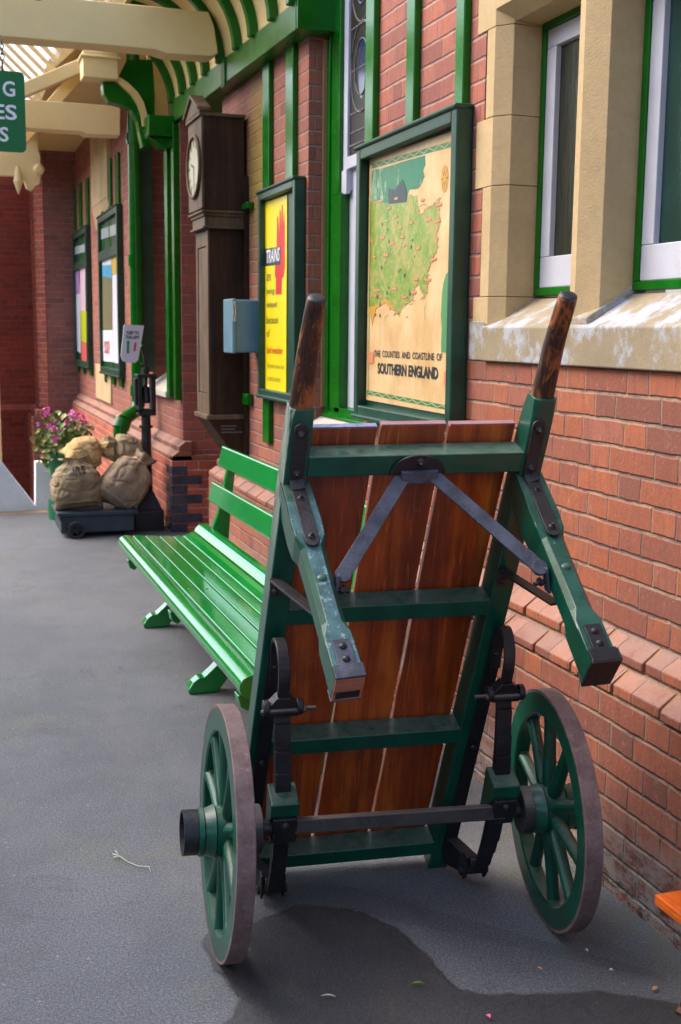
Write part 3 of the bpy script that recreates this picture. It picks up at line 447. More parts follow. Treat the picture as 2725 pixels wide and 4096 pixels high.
# ---- tall sash opening with stained upper light
xw=WU+.10
rv=MB(); rv.box(WU+.072,5.930,1.16,WU+.099,5.949,3.03); child(rv,'frame_mortar','joint',bld,bevel=.004)
w=MB(); w.box(xw,5.715,1.14,xw+.06,5.925,2.25); w.box(xw,5.75,2.25,xw+.06,5.925,3.9); w.box(xw-.01,5.885,1.14,xw,5.93,3.9); w.box(xw,D0,1.125,xw+.10,5.80,1.17); w.prism([(xw-.03,1.11),(xw-.03,1.125),(xw+.02,1.16),(xw+.1,1.16),(xw+.1,1.11)],'y',D0,5.93)
wf=child(w,'window_frame','green',bld,bevel=.004)
s=MB(); s.box(xw+.02,5.685,2.36,xw+.055,5.745,3.9); s.box(xw+.02,D0,2.36,xw+.055,5.685,2.42); s.prism([(xw+.012,2.24),(xw+.012,2.36),(xw+.055,2.36),(xw+.055,2.28),(xw+.03,2.24)],'y',5.67,5.745)
s.build('upper_sash','white',wf,bevel=.004); 
s=MB(); s.box(xw+.045,5.585,1.17,xw+.085,5.714,2.38); s.box(xw+.045,D0,1.171,xw+.085,5.585,1.25); s.build('lower_sash','white',wf,bevel=.004)
g=MB(); g.box(xw+.07,D0,1.25,xw+.075,5.6,2.4); g.build('pane','glass',wf)
g=MB(); g.box(xw+.034,D0,2.42,xw+.04,5.685,3.9); t=NT('dull_stained_glass'); pos=t.pos(); gc=t.ramp(t.noise(pos,9,3,.6),[(.35,(.010,.009,.010,1)),(.5,(.02,.014,.012,1)),(.62,(.006,.02,.012,1))]); M['stained']=t.out(gc,.4,spec=.25); g.build('stained_pane','stained',wf)
ld=MB(); yc=5.52
for z in (2.47,2.53,2.62,3.02,3.42): ld.beam((xw+.033,D0,z),(xw+.033,5.685,z),.006,.006)
for z,r1,r2 in ((2.82,.15,.27),(3.24,.15,.27),(3.66,.15,.27)):
    for q in (1,.62):
        pts=[(xw+.032,yc+math.sin(a)*r1*q*(1 if abs(math.sin(a))>0 else 1),z+math.cos(a)*r2*q*.78) for a in [2*PI*k/24 for k in range(25)]]; ld.tube(pts,.004,6)
    ld.beam((xw+.033,yc-.16,z),(xw+.033,yc+.16,z),.005,.005)
ld.beam((xw+.033,yc,2.42),(xw+.033,yc,3.9),.005,.005); ld.beam((xw+.033,5.66,2.42),(xw+.033,5.66,3.9),.005,.005)
ld.build('leading',iron('lead_came',(.09,.085,.085,1),.6),wf)
lt=MB()
for z in (2.82,3.24,3.66): lt.v+=[(xw+.0335,yc+math.sin(a)*.05,z+math.cos(a)*.15) for a in [2*PI*k/16 for k in range(16)]]; lt.f.append(tuple(range(len(lt.v)-16,len(lt.v))))
lt.build('stained_glass_petal',flat('deep_blue_glass',(.012,.03,.09,1),.15),wf)
# ---- green battens fixed to the wall
def batten(y0,y1,z0,z1,x=WU,t=.03):
    b=MB(); b.box(x-t,y0,z0,x,y1,z1); child(b,'batten','green',bld,bevel=.006)
batten(4.915,5.02,2.34,ZT); batten(4.452,4.54,2.35,ZT); batten(3.985,4.06,2.35,ZT)
batten(6.62,6.76,.90,1.17); batten(6.62,6.76,2.33,3.06); batten(6.14,6.28,2.33,3.06)
batten(9.03,9.12,1.02,3.1,XF,.05); batten(9.30,9.42,1.03,3.1,XF,.05); batten(10.72,10.86,1.10,3.0,XF); batten(11.05,11.22,1.1,3.0,XF)
for y,zt in ((12.08,3.31),(12.66,3.33),(13.23,3.35)): batten(y,y+.20,.98,zt,XF)
for y,zt in ((14.65,3.37),(15.4,3.40),(16.1,3.40)): batten(y,y+.20,1.0,zt,XF)
# clock brackets are part of the clock, see below

# ================= CANOPY
can=empty('platform_canopy',(1.7,7.5,3),'cream and green timber station canopy with curved ribs and a corrugated skylight','canopy')
def quadplate():
    m=MB(); a=5.86; b=9.28
    za0,za1,zb0,zb1=3.044,3.182,3.126,3.290
    vs=[]
    for y,z0,z1 in ((a,za0,za1),(b,zb0,zb1)): vs+=[(XP,y,z0),(XP+.25,y,z0),(XP+.25,y,z1),(XP,y,z1)]
    m.add(vs,[(0,1,2,3),(7,6,5,4),(0,4,5,1),(1,5,6,2),(2,6,7,3),(3,7,4,0)]); return m
XP=1.735
child(quadplate(),'wall_plate','green_plate',can,bevel=.006)
m=MB(); m.box(XP-.012,7.36,3.06,XP-.001,7.45,3.23); child(m,'plate_joint','green',can)
# end block above the near corbel
m=MB(); m.box(XP+.004,5.835,3.046,XP+.40,5.857,4.3); child(m,'end_board','green',can,bevel=.004)
def zc(y): return 3.18+(y-5.86)/(9.28-5.86)*.10
RC=.52
def covepts(y,off=0,n=14,a1=95):
    return [(XP+.02-(RC)*(1-math.cos(math.radians(a)))-off*math.cos(math.radians(a)), y, zc(y)-.01+(RC*1.0)*math.sin(math.radians(a))-off*math.sin(math.radians(a))) for a in [a1*k/n for k in range(n+1)]]
cv=MB(); ys=[5.87,6.5,7.3,8.2,9.28]; A_=[covepts(y) for y in ys]; o_=len(cv.v); n_=len(A_[0])
for q in A_: cv.v+=q
for q in [covepts(y,-.02) for y in ys]: cv.v+=q
for i in range(len(ys)-1):
    for k in range(n_-1):
        cv.f.append((i*n_+k,i*n_+k+1,(i+1)*n_+k+1,(i+1)*n_+k)); e=len(ys)*n_; cv.f.append((e+i*n_+k,e+(i+1)*n_+k,e+(i+1)*n_+k+1,e+i*n_+k+1))
child(cv,'cove_boarding','cream2',can,smooth=True)
for y in (5.90,6.263,6.684,7.055,7.50,7.936,8.317,8.708,9.143):
    m=MB(); P=covepts(y,.022); 
    secs=[]
    for i,p in enumerate(P):
        p=Vector(p); q=Vector(P[min(i+1,len(P)-1)])-Vector(P[max(i-1,0)]); q.normalize(); nn=Vector((-q.z,0,q.x)); 
        secs.append([p+Vector((0,-.03,0))+nn*.03,p+Vector((0,.03,0))+nn*.03,p+Vector((0,.03,0))-nn*.028,p+Vector((0,-.03,0))-nn*.028])
    m.loft(secs); child(m,'rib','green',can,bevel=.008)
# tie beams
m=MB(); m.prism([(-1.2,3.245),(1.30,3.250),(1.38,3.232),(1.66,3.238),(1.70,3.26),(1.675,3.42),(1.64,3.500),(-1.2,3.50)],'y',7.42,7.60); child(m,'tie_beam','cream',can,bevel=.008)
m=MB(); m.prism([(-1.2,3.50),(.56,3.50),(.56,3.50),(.5,3.58),(-1.2,3.60)],'y',7.44,7.58); child(m,'tie_beam','cream',can,bevel=.008)
m=MB(); m.prism([(-1.2,3.175),(1.165,3.168),(1.20,3.150),(1.478,3.158),(1.484,3.392),(-1.2,3.40)],'y',10.1,10.28); child(m,'tie_beam','cream',can,bevel=.008)
# lower braces / rafters
m=MB(); m.beam((.30,9.6,3.18),(1.20,9.6,3.62),.10,.10,(0,1,0)); child(m,'brace','cream',can,bevel=.01)
m=MB(); m.beam((.72,10.6,3.15),(1.40,10.6,3.95),.10,.12,(0,1,0)); child(m,'rafter','cream',can,bevel=.01); m=MB(); m.beam((.10,10.6,3.2),(-.6,10.6,3.9),.1,.12,(0,1,0)); child(m,'rafter','cream',can,bevel=.01)
m=MB(); m.beam((1.12,8.6,3.70),(1.95,8.6,4.75),.08,.16,(0,1,0)); child(m,'rafter','cream',can,bevel=.01); m=MB(); m.beam((1.05,8.3,3.74),(1.8,8.3,4.7),.05,.1,(0,1,0)); child(m,'rafter','cream',can,bevel=.01)
m=MB(); m.box(1.08,9.2,3.42,1.34,9.4,3.61); m.box(1.06,9.18,3.56,1.36,9.42,3.58); child(m,'corbel_block','cream',can,bevel=.008)
# arched bracket
m=MB(); m.prism(PTS['arch_web'],'y',9.32,9.36); child(m,'bracket_web','green',can)
m=MB(); m.prism(PTS['arch_soffit'],'y',9.24,9.36); child(m,'bracket_soffit','cream2',can)
m=MB(); m.prism(PTS['arch_out'],'y',9.28,9.42); child(m,'curved_bracket','green',can,bevel=.01)
m=MB(); m.box(1.535,9.05,3.006,1.74,9.3,3.158); m.prism([(1.535,3.006),(1.66,2.93),(1.72,2.93),(1.74,3.006)],'y',9.1,9.3); child(m,'bracket_shoe','green',can,bevel=.01)
m=MB(); m.box(1.60,9.45,3.1,1.76,9.47,3.9); child(m,'spandrel_panel','cream2',can)
# roof deck above and behind; flat board added to darken the far end
m=MB(); m.box(1.02,9.8,3.88,3,17,3.95)
m.prism([(.95,3.62),(2.6,5.2),(2.6,5.25),(.9,3.68)],'y',9.9,17); m.prism([(1.22,3.66),(2.8,5.2),(2.8,5.26),(1.18,3.72)],'y',6.2,9.3)
child(m,'roof_shade_boarding','cream2',can)
# corrugated skylight: sloping clear strips between cream ribs
def skylight(x1,z1,y0,y1,L,n):
    g=MB(); c=MB()
    step=(y1-y0)/n
    for k in range(n):
        ya=y0+k*step; p=Vector((x1,ya,z1)); q=Vector((x1-L,ya,z1+L*.95))
        c.add([p,(p.x,ya+step*.46,p.z),(q.x,ya+step*.46,q.z),q,(p.x,p.y,p.z+.006),(p.x,ya+step*.46,p.z+.006),(q.x,ya+step*.46,q.z+.006),(q.x,q.y,q.z+.006)],[(0,1,2,3),(7,6,5,4),(0,4,5,1),(1,5,6,2),(2,6,7,3),(3,7,4,0)])
    g.add([(x1,y0,z1+.015),(x1,y1,z1+.015),(x1-L,y1,z1+L*.95+.015),(x1-L,y0,z1+L*.95+.015)],[(0,1,2,3)])
    ob=child(c,'skylight','cream',can); gg=g.build('skylight_pane','sheet'); adopt(gg,can); 
skylight(.95,3.62,9.0,13.5,2.4,14); skylight(1.22,3.66,7.7,9.0,2.4,4)

em=MB(); em.prism([(-9,-1.0),(-10,3.2),(-13,5.4),(-30,6),(-30,-1.0)],'y',-30,70); o=em.build('added_light_block','light_block'); tag(o,kind='structure')  # unseen bank added to block low sky light and reflections from the left
m=MB(); m.box(-3.5,-3,3.95,-2.0,7.4,4.05); m.box(-3.52,-3,3.35,-3.47,7.4,3.949); child(m,'roof_shade_boarding','cream2',can)  # unseen roof strip added to keep bright sky out of glossy reflections
# ================= WING AT THE FAR END
wing=empty('station_wing',(1.3,16.2,0),'dark red brick wing closing the far end of the platform under a cream valance','building')
m=MB(); m.prism([(1.352,16.2),(2.9,16.2),(2.9,17.2),(1.352,17.2)],'z',.0,4.6); child(m,'wall','brick_purple',wing)
m=MB(); m.prism([(1.35,16.198),(1.35,17.0),(1.235,17.0),(1.235,16.33)],'z',.50,4.6); m.prism([(1.35,16.1),(1.35,17.0),(1.12,17.0),(1.12,16.22)],'z',-.9,.40); m.prism([(1.35,16.15),(1.35,17.0),(1.17,17.0),(1.17,16.27)],'z',.40,.50); child(m,'corner_pier','brick_edge',wing,bevel=.02)
m=MB(); m.box(1.13,16.1,-.9,3.0,16.196,.40); child(m,'plinth','brick_purple',wing)
m=MB(); m.box(-.1,17.3,-.9,1.3,17.5,4.6); child(m,'arch_wall','brick_dark',wing); m=MB(); m.box(-.1,17.15,-.9,1.3,17.3,.43); m.prism([(17.15,.43),(17.3,.5),(17.3,.43)],'x',-.1,1.3); child(m,'plinth','brick_dark',wing)
m=MB(); m.box(.62,16.3,-.5,.72,17.0,4.2); child(m,'corner_pier','cream',wing)
m=MB(); m.prism(PTS['valance'],'y',13.5,13.62)
m.lathe([(0,.0005),(0,.05),(.06,.06),(.1,.03),(.1,.0005)],(1.08,13.5,3.28),(0,-1,0),20,False); m.lathe([(0,.02),(.16,.05),(.25,.02),(.3,.0005)],(.86,13.45,3.30),(0,0,-1),14,False)
va=child(m,'valance','cream',can)
pw=MB().prism(PTS['parapet'],'y',10.36,10.52).build('parapet_wall','wash',bevel=.006); tag(pw,'white painted stepped parapet wall past the far kerb at left','wall')
# ================= FRAMED POSTERS
YR=(0,-1,0); ZU=(0,0,1)
def flatpoly(name,pts,x,mat,par,th=.0):
    m=MB()
    if th: m.prism(pts,'x',x-th,x)
    else: m.add([(x,a,b) for a,b in pts],[tuple(range(len(pts)))])
    o=m.build(name,mat,None); 
    # a flat print faces the platform
    if not th and o.data.polygons[0].normal.x>0: o.data.flip_normals()
    return adopt(o,par) if par.type=='EMPTY' else (setattr(o,'parent',par),o)[1]
def poster_frame(root,y0,y1,z0,z1,xf,xb,t,mat='frame'):
    m=MB(); m.box(xf,y0,z0,xb,y0+t,z1); m.box(xf,y1-t,z0,xb,y1,z1); m.box(xf,y0+t,z1-t,xb,y1-t,z1); m.box(xf,y0+t,z0,xb,y1-t,z0+t)
    m.prism([(xf-.012,z1+.012),(xf-.012,z1-.004),(xf+.0,z1-.008),(xb,z1-.004),(xb,z1+.012)],'y',y0-.006,y1+.006)
    m.prism([(xf-.012,z0+.012),(xf-.012,z0-.010),(xb,z0-.010),(xb,z0+.012)],'y',y0-.006,y1+.006)
    fr=adopt(m.build('frame',mat,None,bevel=.007),root); m=MB(); m.box(xb-.022,y0+t,z0+t,xb-.001,y1-t,z1-t); bk=adopt(m.build('backboard',mat,None),root); return fr
# --- map poster
mp=empty('map_poster',(WU,4.47,1.17),'framed illustrated map poster of southern England beside the stone window','poster','framed posters on the wall')
poster_frame(mp,3.945,5.02,1.178,2.352,1.768,WU-.001,.052)
px=1.8085
cor=PTS['map_paper']; pa=flatpoly('paper',cor,px+.003,'oldpaper',mp,.004)
px-=.0016
flatpoly('sea_print',rough(PTS['map_sea'],.007,4,30),px,'sea',pa); flatpoly('land_print',rough(PTS['map_land'],.009,5,34),px-.0004,'land',pa)
flatpoly('sand_print',PTS['map_sand'],px-.0008,'sand',pa); flatpoly('castle_print',PTS['map_castle'],px-.0010,'navy',pa); flatpoly('coast_print',PTS['map_coast'],px,'coast',pa)
flatpoly('border_print',PTS['map_band'],px,'mapgreen',pa); flatpoly('border_print',PTS['map_band2'],px,'mapgreen',pa)
zz=MB()
def zigzag(b,n):
    (ya,zt),(yb,zt2),(_,zb2),(_,zb)=b
    pts=[]
    for k in range(n+1):
        f=k/n; y=ya+(yb-ya)*f; t0=zt+(zt2-zt)*f; b0=zb+(zb2-zb)*f; pts.append((y,t0-.003 if k%2 else b0+.003))
    for (y0,z0),(y1,z1) in zip(pts,pts[1:]): zz.beam((px-.0012,y0,z0),(px-.0012,y1,z1),.003,.0004,(1,0,0))
zigzag(PTS['map_band'],18); zigzag(PTS['map_band2'],18)
o=zz.build('border_zigzag','oldpaper'); o.parent=pa
m=MB(); m.box(px-.0004,4.043,1.29,px,4.047,2.25); m.box(px-.0004,4.925,1.29,px,4.929,2.24); o=m.build('border_line','mapgreen'); o.parent=pa
m=MB()
for k in range(26):
    f=rnd.random(); y=4.25+rnd.random()*.62; z=1.62+rnd.random()*.42; a=rnd.uniform(-1.2,1.2)
    L=rnd.uniform(.03,.09); 
    for s_ in range(3):
        y2=y+math.cos(a)*L/3; z2=z+math.sin(a)*L/3; m.beam((px-.0014,y,z),(px-.0014,y2,z2),.0028,.0003,(1,0,0)); y,z=y2,z2; a+=rnd.uniform(-.8,.8)
o=m.build('river_print',flat('map_river_line',srgb(176,176,110))); o.parent=pa
m=MB()
for k in range(22):
    y=4.28+rnd.random()*.6; z=1.62+rnd.random()*.4; w=rnd.uniform(.006,.014); m.box(px-.0016,y,z,px-.0013,y+w,z+w*1.2)
o=m.build('landmark_print','navy'); o.parent=pa
m=MB()
for (y,z) in PTS['map_lab']:
    w=.018 if rnd.random()<.5 else .028; m.box(px-.0020,y-w,z-.005,px-.0017,y+w,z+.005)
m.box(px-.002,4.93-.0,1.42,px-.0017,4.86,1.47); m.box(px-.002,4.09,1.36,px-.0017,4.05,1.41)
o=m.build('label_print','salmon'); o.parent=pa
# hachure coast line
m=MB(); L_=PTS['map_land'][5:26]
for (a,b),(c,d) in zip(L_,L_[1:]):
    n_=max(1,int(math.hypot(c-a,d-b)/.02))
    for k in range(n_):
        f=k/n_; y=a+(c-a)*f+rnd.uniform(-.006,.006); z=b+(d-b)*f+rnd.uniform(-.006,.006); w=rnd.uniform(.004,.010); m.box(px-.0018,y-w,z-w*.35,px-.0015,y+w,z+w*.35)
o=m.build('coast_line','salmon'); o.parent=pa
(cy,cz),(_,c1),(_,c2)=PTS['map_comp']
m=MB(); m.v=[(px-.0006,cy+math.sin(a)*.033,cz+math.cos(a)*.05) for a in [2*PI*k/24 for k in range(24)]]; m.f=[tuple(range(24))]; o=m.build('compass_rose','sand'); o.parent=pa
m=MB()
for k in range(8):
    a=2*PI*k/8; m.v+=[(px-.001,cy+math.sin(a+.15)*.012,cz+math.cos(a+.15)*.016),(px-.001,cy+math.sin(a)*.042,cz+math.cos(a)*.062),(px-.001,cy+math.sin(a-.15)*.012,cz+math.cos(a-.15)*.016)]; m.f.append((3*k,3*k+1,3*k+2))
o=m.build('compass_points','navy'); o.parent=pa
def tline(tri,body,mat,par,x,bold=0,shear=0):
    (ya,zt),(yb,zb),(yc,_)=tri
    return text('lettering',body,mat,(x,ya,zb),YR,ZU,ya-yc,zt-zb,par,bold,.0015,shear)
tline(PTS['map_t1'],'THE  COUNTIES  AND  COASTLINE  OF','blackink',pa,px,.012); tline(PTS['map_t2'],'SOUTHERN ENGLAND','blackink',pa,px,.035)
# --- yellow poster
yp=empty('hand_poster',(WU,6.45,1.17),'narrow looking yellow poster with a red hand and TRAINS in white on black','poster','framed posters on the wall')
poster_frame(yp,5.985,6.745,1.178,2.345,1.772,WU-.001,.045)
px=1.8105
pa=flatpoly('paper',PTS['y_paper'],px,'yellow',yp,.004); px-=.0045
flatpoly('hand_print',PTS['y_hand'],px,'redink',pa); flatpoly('word_panel',PTS['y_box'],px-.0004,'blackink',pa)
for tri,(b,mt,bo) in zip(PTS['y_texts'],(('TRAINS','whiteink',.02),('are','fadeink',0),('being','fadeink',0),('delayed','fadeink',0),('because','fadeink',0),('of','fadeink',0),('bad weather','orangeink',.02),('Every effort is being made','greyink',0),('to maintain services','greyink',0))):
    tline(tri,b,mt,pa,px-.0006,bo,.15)
# --- far notice boards
def board(root,quad,posters,mats,zs,y0,y1):
    poster_frame(root,y0,y1,zs[0],zs[1],1.70,XF-.001,.07); m=MB(); m.box(1.70,y0+.07,zs[2]-.05,XF-.005,y1-.07,zs[2]+.05); adopt(m.build('header_rail','frame',None,bevel=.006),root)
    for p,mt in zip(posters,mats): flatpoly('notice',p,1.735,mt,root,.004)
b2=empty('notice_board',(XF,12.7,1.1),'tall dark green notice board with blue and red lettered notices beside the drainpipe','notice board','dark green notice boards')
board(b2,PTS['board2'],PTS['b2posters'],['paperwhite','cyan','olive','paperwhite','gold','paperwhite','palegrey','palegrey'],(1.085,2.79,2.36),11.98,13.50)
q=PTS['b2posters'][3]; text('lettering','SOUTH',"coral",(1.729,q[0][0]-.12,q[0][1]-.26),YR,ZU,.42,.14,b2,.03)
b1=empty('notice_board',(XF,15.4,1.1),'furthest dark green notice board with lilac, lime and coral notices','notice board','dark green notice boards')
board(b1,PTS['board1'],PTS['b1posters'],['lilac','paperwhite','pinkpale','limey','coral','palegrey'],(1.10,2.80,2.38),14.62,16.16)
# ================= CLOCK
ck=empty('longcase_clock',(WU,7.4,.72),'tall dark brown longcase clock hung on the brick wall left of the yellow poster','clock')
y0,y1=7.22,7.61
m=MB(); m.box(1.560,y0,2.29,1.815,y1,2.86); hd=adopt(m.build('hood','clock',None,bevel=.004),ck)
m=MB(); m.box(1.545,y0-.006,2.30,1.562,y1+.006,2.85); m.box(1.530,y0-.02,2.845,1.82,y1+.02,2.865); fp=adopt(m.build('hood_front','clockface',None,bevel=.004),ck)
m=MB(); m.prism([(y0-.02,2.866),(y1+.02,2.866),(y1+.02,2.885),((y0+y1)/2,2.985),(y0-.02,2.885)],'x',1.53,1.57); m.prism([(y0-.03,2.875),(y0-.03,2.895),((y0+y1)/2,3.0),(y1+.03,2.895),(y1+.03,2.875),((y0+y1)/2,2.978)],'x',1.515,1.60); adopt(m.build('pediment','clockface',None,bevel=.003),ck)
m=MB(); m.lathe([(0,.0005),(0,.18),(.006,.18),(.006,.0005)],(1.545,7.415,2.565),(-1,0,0),48,False); dl=adopt(m.build('dial','dial',None),ck)
m=MB(); m.lathe([(0,.175),(.018,.175),(.018,.192),(0,.195)],(1.545,7.415,2.565),(-1,0,0),48); adopt(m.build('bezel','clockface',None,smooth=True),ck)
m=MB()
for k in range(12):
    a=2*PI*k/12; yc,zc_=7.415+math.sin(a)*.145,2.565+math.cos(a)*.145; m.beam((1.5380,yc-math.sin(a)*.022,zc_-math.cos(a)*.022),(1.5380,yc+math.sin(a)*.022,zc_+math.cos(a)*.022),.014,.001,(1,0,0))
o=m.build('hour_mark','blackink'); o.parent=dl; o.matrix_parent_inverse=dl.matrix_world.inverted()
m=MB(); m.beam((1.5365,7.415,2.565),(1.5365,7.415+.08,2.59),.014,.001,(1,0,0)); m.beam((1.5360,7.415,2.565),(1.5360,7.41,2.44),.009,.001,(1,0,0)); o=m.build('hand','blackink'); o.parent=dl
m=MB(); m.box(1.555,y0-.0,2.255,1.82,y1,2.29); m.box(1.54,y0-.018,2.275,1.82,y1+.018,2.29); m.box(1.565,y0+.01,2.19,1.818,y1-.01,2.255); m.box(1.552,y0-.004,2.182,1.82,y1+.004,2.196); adopt(m.build('cornice','clockface',None,bevel=.004),ck)
m=MB(); m.box(1.600,7.26,1.03,1.812,7.61,2.185); tr_=adopt(m.build('trunk','clock',None,bevel=.003),ck)
m=MB(); m.box(1.588,7.255,1.03,1.601,7.31,2.18); m.box(1.588,7.56,1.03,1.601,7.61,2.18); m.box(1.588,7.31,2.08,1.601,7.56,2.18); m.box(1.588,7.31,1.03,1.601,7.56,1.16); m.box(1.593,7.315,1.165,1.601,7.555,2.075); adopt(m.build('trunk_door','clockface',None,bevel=.003),ck)
m=MB(); m.box(1.570,7.24,1.0,1.815,7.63,1.032); adopt(m.build('base_moulding','clockface',None,bevel=.006),ck)
m=MB(); m.prism([(1.585,.999),(1.80,.70),(1.82,.70),(1.82,.999)],'y',7.25,7.62); adopt(m.build('bracket','clock',None,bevel=.004),ck)
m=MB(); m.box(1.816,7.18,.9,1.834,7.22,2.45); m.box(1.812,7.19,.62,1.834,7.68,2.5); adopt(m.build('back_board','clock',None),ck)
m=MB(); m.box(1.79,7.06,2.295,1.834,7.2,2.335); adopt(m.build('wall_clip','green',None,bevel=.008),ck); m=MB(); m.box(1.79,7.08,1.10,1.834,7.20,1.17); adopt(m.build('wall_clip','green',None,bevel=.008),ck)
for z,w_ in ((.955,.10),(.935,.09),(.915,.14)):
    m=MB(); m.box(1.665,7.2475,z,1.665+w_,7.2495,z+.008); adopt(m.build('maker_line',flat('faded_clock_lettering',srgb(96,88,80)),None),ck)
# ================= GREY WALL BOX
gb=empty('wall_box',(1.8,6.85,1.43),'blue grey metal box on the wall partly behind the yellow poster','box')
m=MB(); m.box(1.655,6.83,1.43,WU-.001,7.05,1.742); adopt(m.build('body','boxblue',None,bevel=.012),gb)
m=MB(); m.box(1.638,6.82,1.425,1.664,7.06,1.748); ld_=adopt(m.build('lid','boxblue',None,bevel=.009),gb)
m=MB(); m.box(1.6395,6.818,1.615,1.660,6.8195,1.73); adopt(m.build('sticker','paperwhite',None),gb)
m=MB()
for a,b in (((1.642,1.62),(1.657,1.725)),((1.657,1.62),(1.642,1.725))): m.beam((a[0],6.8172,a[1]),(b[0],6.8172,b[1]),.003,.0006,(0,1,0))
adopt(m.build('cross_mark','blackink',None),gb)
m=MB(); m.tube([(1.75,6.92,1.43),(1.75,6.92,1.395)],.012,10); adopt(m.build('cable_gland','iron',None),gb)
m=MB(); m.dome((1.685,6.829,1.59),(0,-1,0),.004,.002); adopt(m.build('lock','iron',None),gb)
# ================= DRAINPIPE
dp=empty('drainpipe',(1.6,10.1,.6),'thick bright green cast iron drainpipe running down to an elbow behind the sacks','drainpipe')
m=MB(); m.tube([(1.60,10.15,.95),(1.60,10.15,4.2)],.055,20); 
for z in (1.0,2.1,3.1): m.tube([(1.60,10.15,z),(1.60,10.15,z+.09)],.068,20)
adopt(m.build('pipe','green',None,smooth='auto'),dp)
m=MB(); m.tube([(1.60,10.15,1.0),(1.60,10.14,.93),(1.57,10.1,.87),(1.50,10.05,.83),(1.45,10.0,.80),(1.42,9.98,.74),(1.41,9.97,.60),(1.41,9.97,-.0)],.058,18); m.tube([(1.45,10.0,.805),(1.42,9.98,.73)],.072,18); adopt(m.build('elbow','green',None,smooth='auto'),dp)
m=MB(); m.box(1.645,10.2,1.2,1.76,10.32,3.2); adopt(m.build('pipe_shadow_strip','frame',None),dp)  # dark strip standing in for the pipe's shadow on the wall
# ================= PLATFORM BENCH
bn=empty('platform_bench',(1.15,4.85,0),'bright glossy green slatted platform bench behind the trolley','bench')
Y0,Y1=3.50,6.22
def slat(poly,name,y0=Y0,y1=Y1,bev=.006):
    m=MB(); m.prism(poly,'y',y0,y1); return adopt(m.build(name,'green_bench',None,bevel=bev,seg=3),bn)
def roundpoly(cx,cz,rx,rz,n=16,a0=0): return [(cx+rx*math.cos(2*PI*k/n+a0),cz+rz*math.sin(2*PI*k/n+a0)) for k in range(n)]
m=MB(); m.prism(roundpoly(.902,.425,.043,.040,22),'y',Y0,Y1); adopt(m.build('front_roll','green_bench',None,bevel=.004,smooth='auto'),bn)
for x0,x1,z0,z1 in ((.938,1.000,.462,.459),(1.006,1.076,.458,.453),(1.083,1.150,.452,.448),(1.157,1.205,.447,.449)):
    slat([(x0,z0),(x1,z1),(x1,z1-.026),(x0,z0-.026)],'seat_slat')
slat([(1.211,.449),(1.245,.458),(1.268,.470),(1.268,.440),(1.211,.423)],'seat_slat')
slat([(1.274,.474),(1.285,.492),(1.300,.505),(1.318,.511),(1.338,.512),(1.352,.505),(1.352,.485),(1.32,.483),(1.300,.470),(1.29,.452),(1.274,.446)],'seat_slat',bev=.008)
slat([(1.352,.640),(1.374,.736),(1.381,.742),(1.391,.738),(1.369,.637),(1.36,.633)],'back_slat')
slat([(1.408,.832),(1.432,.932),(1.440,.938),(1.450,.933),(1.426,.830),(1.417,.826)],'back_slat')
fp_=[(.955,.0),(.952,.022),(.972,.05),(1.00,.072),(1.02,.070),(1.06,.105),(1.085,.13),(1.10,.17),(1.095,.22),(1.06,.28),(1.0,.33),(.93,.36),(.885,.385),(.90,.41),(.99,.434),(1.20,.42),(1.30,.44),(1.36,.60),(1.405,.80),(1.44,.925),(1.47,.93),(1.452,.80),(1.43,.62),(1.415,.42),(1.39,.36),(1.34,.28),(1.34,.20),(1.38,.12),(1.46,.05),(1.50,.0),(1.40,.0),(1.32,.045),(1.22,.075),(1.12,.05),(1.08,.0)]
for yy in (6.02,4.83,3.62):
    m=MB(); m.prism(fp_,'y',yy-.022,yy+.022); m.prism([(a,b+.001) for a,b in fp_[:8]]+[(1.14,.15),(1.12,.05),(1.08,.001)],'y',yy-.034,yy+.034)
    m.prism([(.875,.372),(.885,.33),(.91,.315),(.935,.335),(.95,.372)],'y',yy-.03,yy+.03)
    sp_=adopt(m.build('support','green_bench',None,bevel=.006),bn)
    for xb,zb in ((.969,.4605),(1.041,.4555),(1.116,.450),(1.181,.448)): m=MB(); m.dome((xb,yy,zb),(0,0,1),.007,.003,10); adopt(m.build('bolt','green',None,smooth=True),bn)
# ================= OAK BENCH (bottom right) 
ob=empty('varnished_bench',(1.56,1,0),'end of an orange varnished bench seat against the wall at lower right','bench')
m=MB(); m.box(1.462,-.9,.292,1.715,2.085,.318); adopt(m.build('seat','oak',None,bevel=.004),ob)
m=MB(); pts=[(1.60,2.06,.29),(1.60,2.06,.16),(1.585,2.07,.09),(1.565,2.09,.03),(1.555,2.10,.012),(1.575,2.06,.010),(1.62,2.02,.010)]
m.tube(pts,.012,10); adopt(m.build('leg','rusty',None,smooth=True),ob)
m=MB(); m.tube([(1.555,-.7,.292),(1.555,-.7,0)],.016,10); adopt(m.build('leg','rusty',None,smooth=True),ob)
M['boardend']=paint('lilac_sheen_board_end',srgb(150,110,118),.35,.15,scale=20); M['boardend2']=paint('blue_sheen_board_end',srgb(120,130,160),.35,.3,chip=(.05,.08,.18,1),chipamt=.4,scale=30)  # lilac and blue tones paint a reflection onto the deck board tops
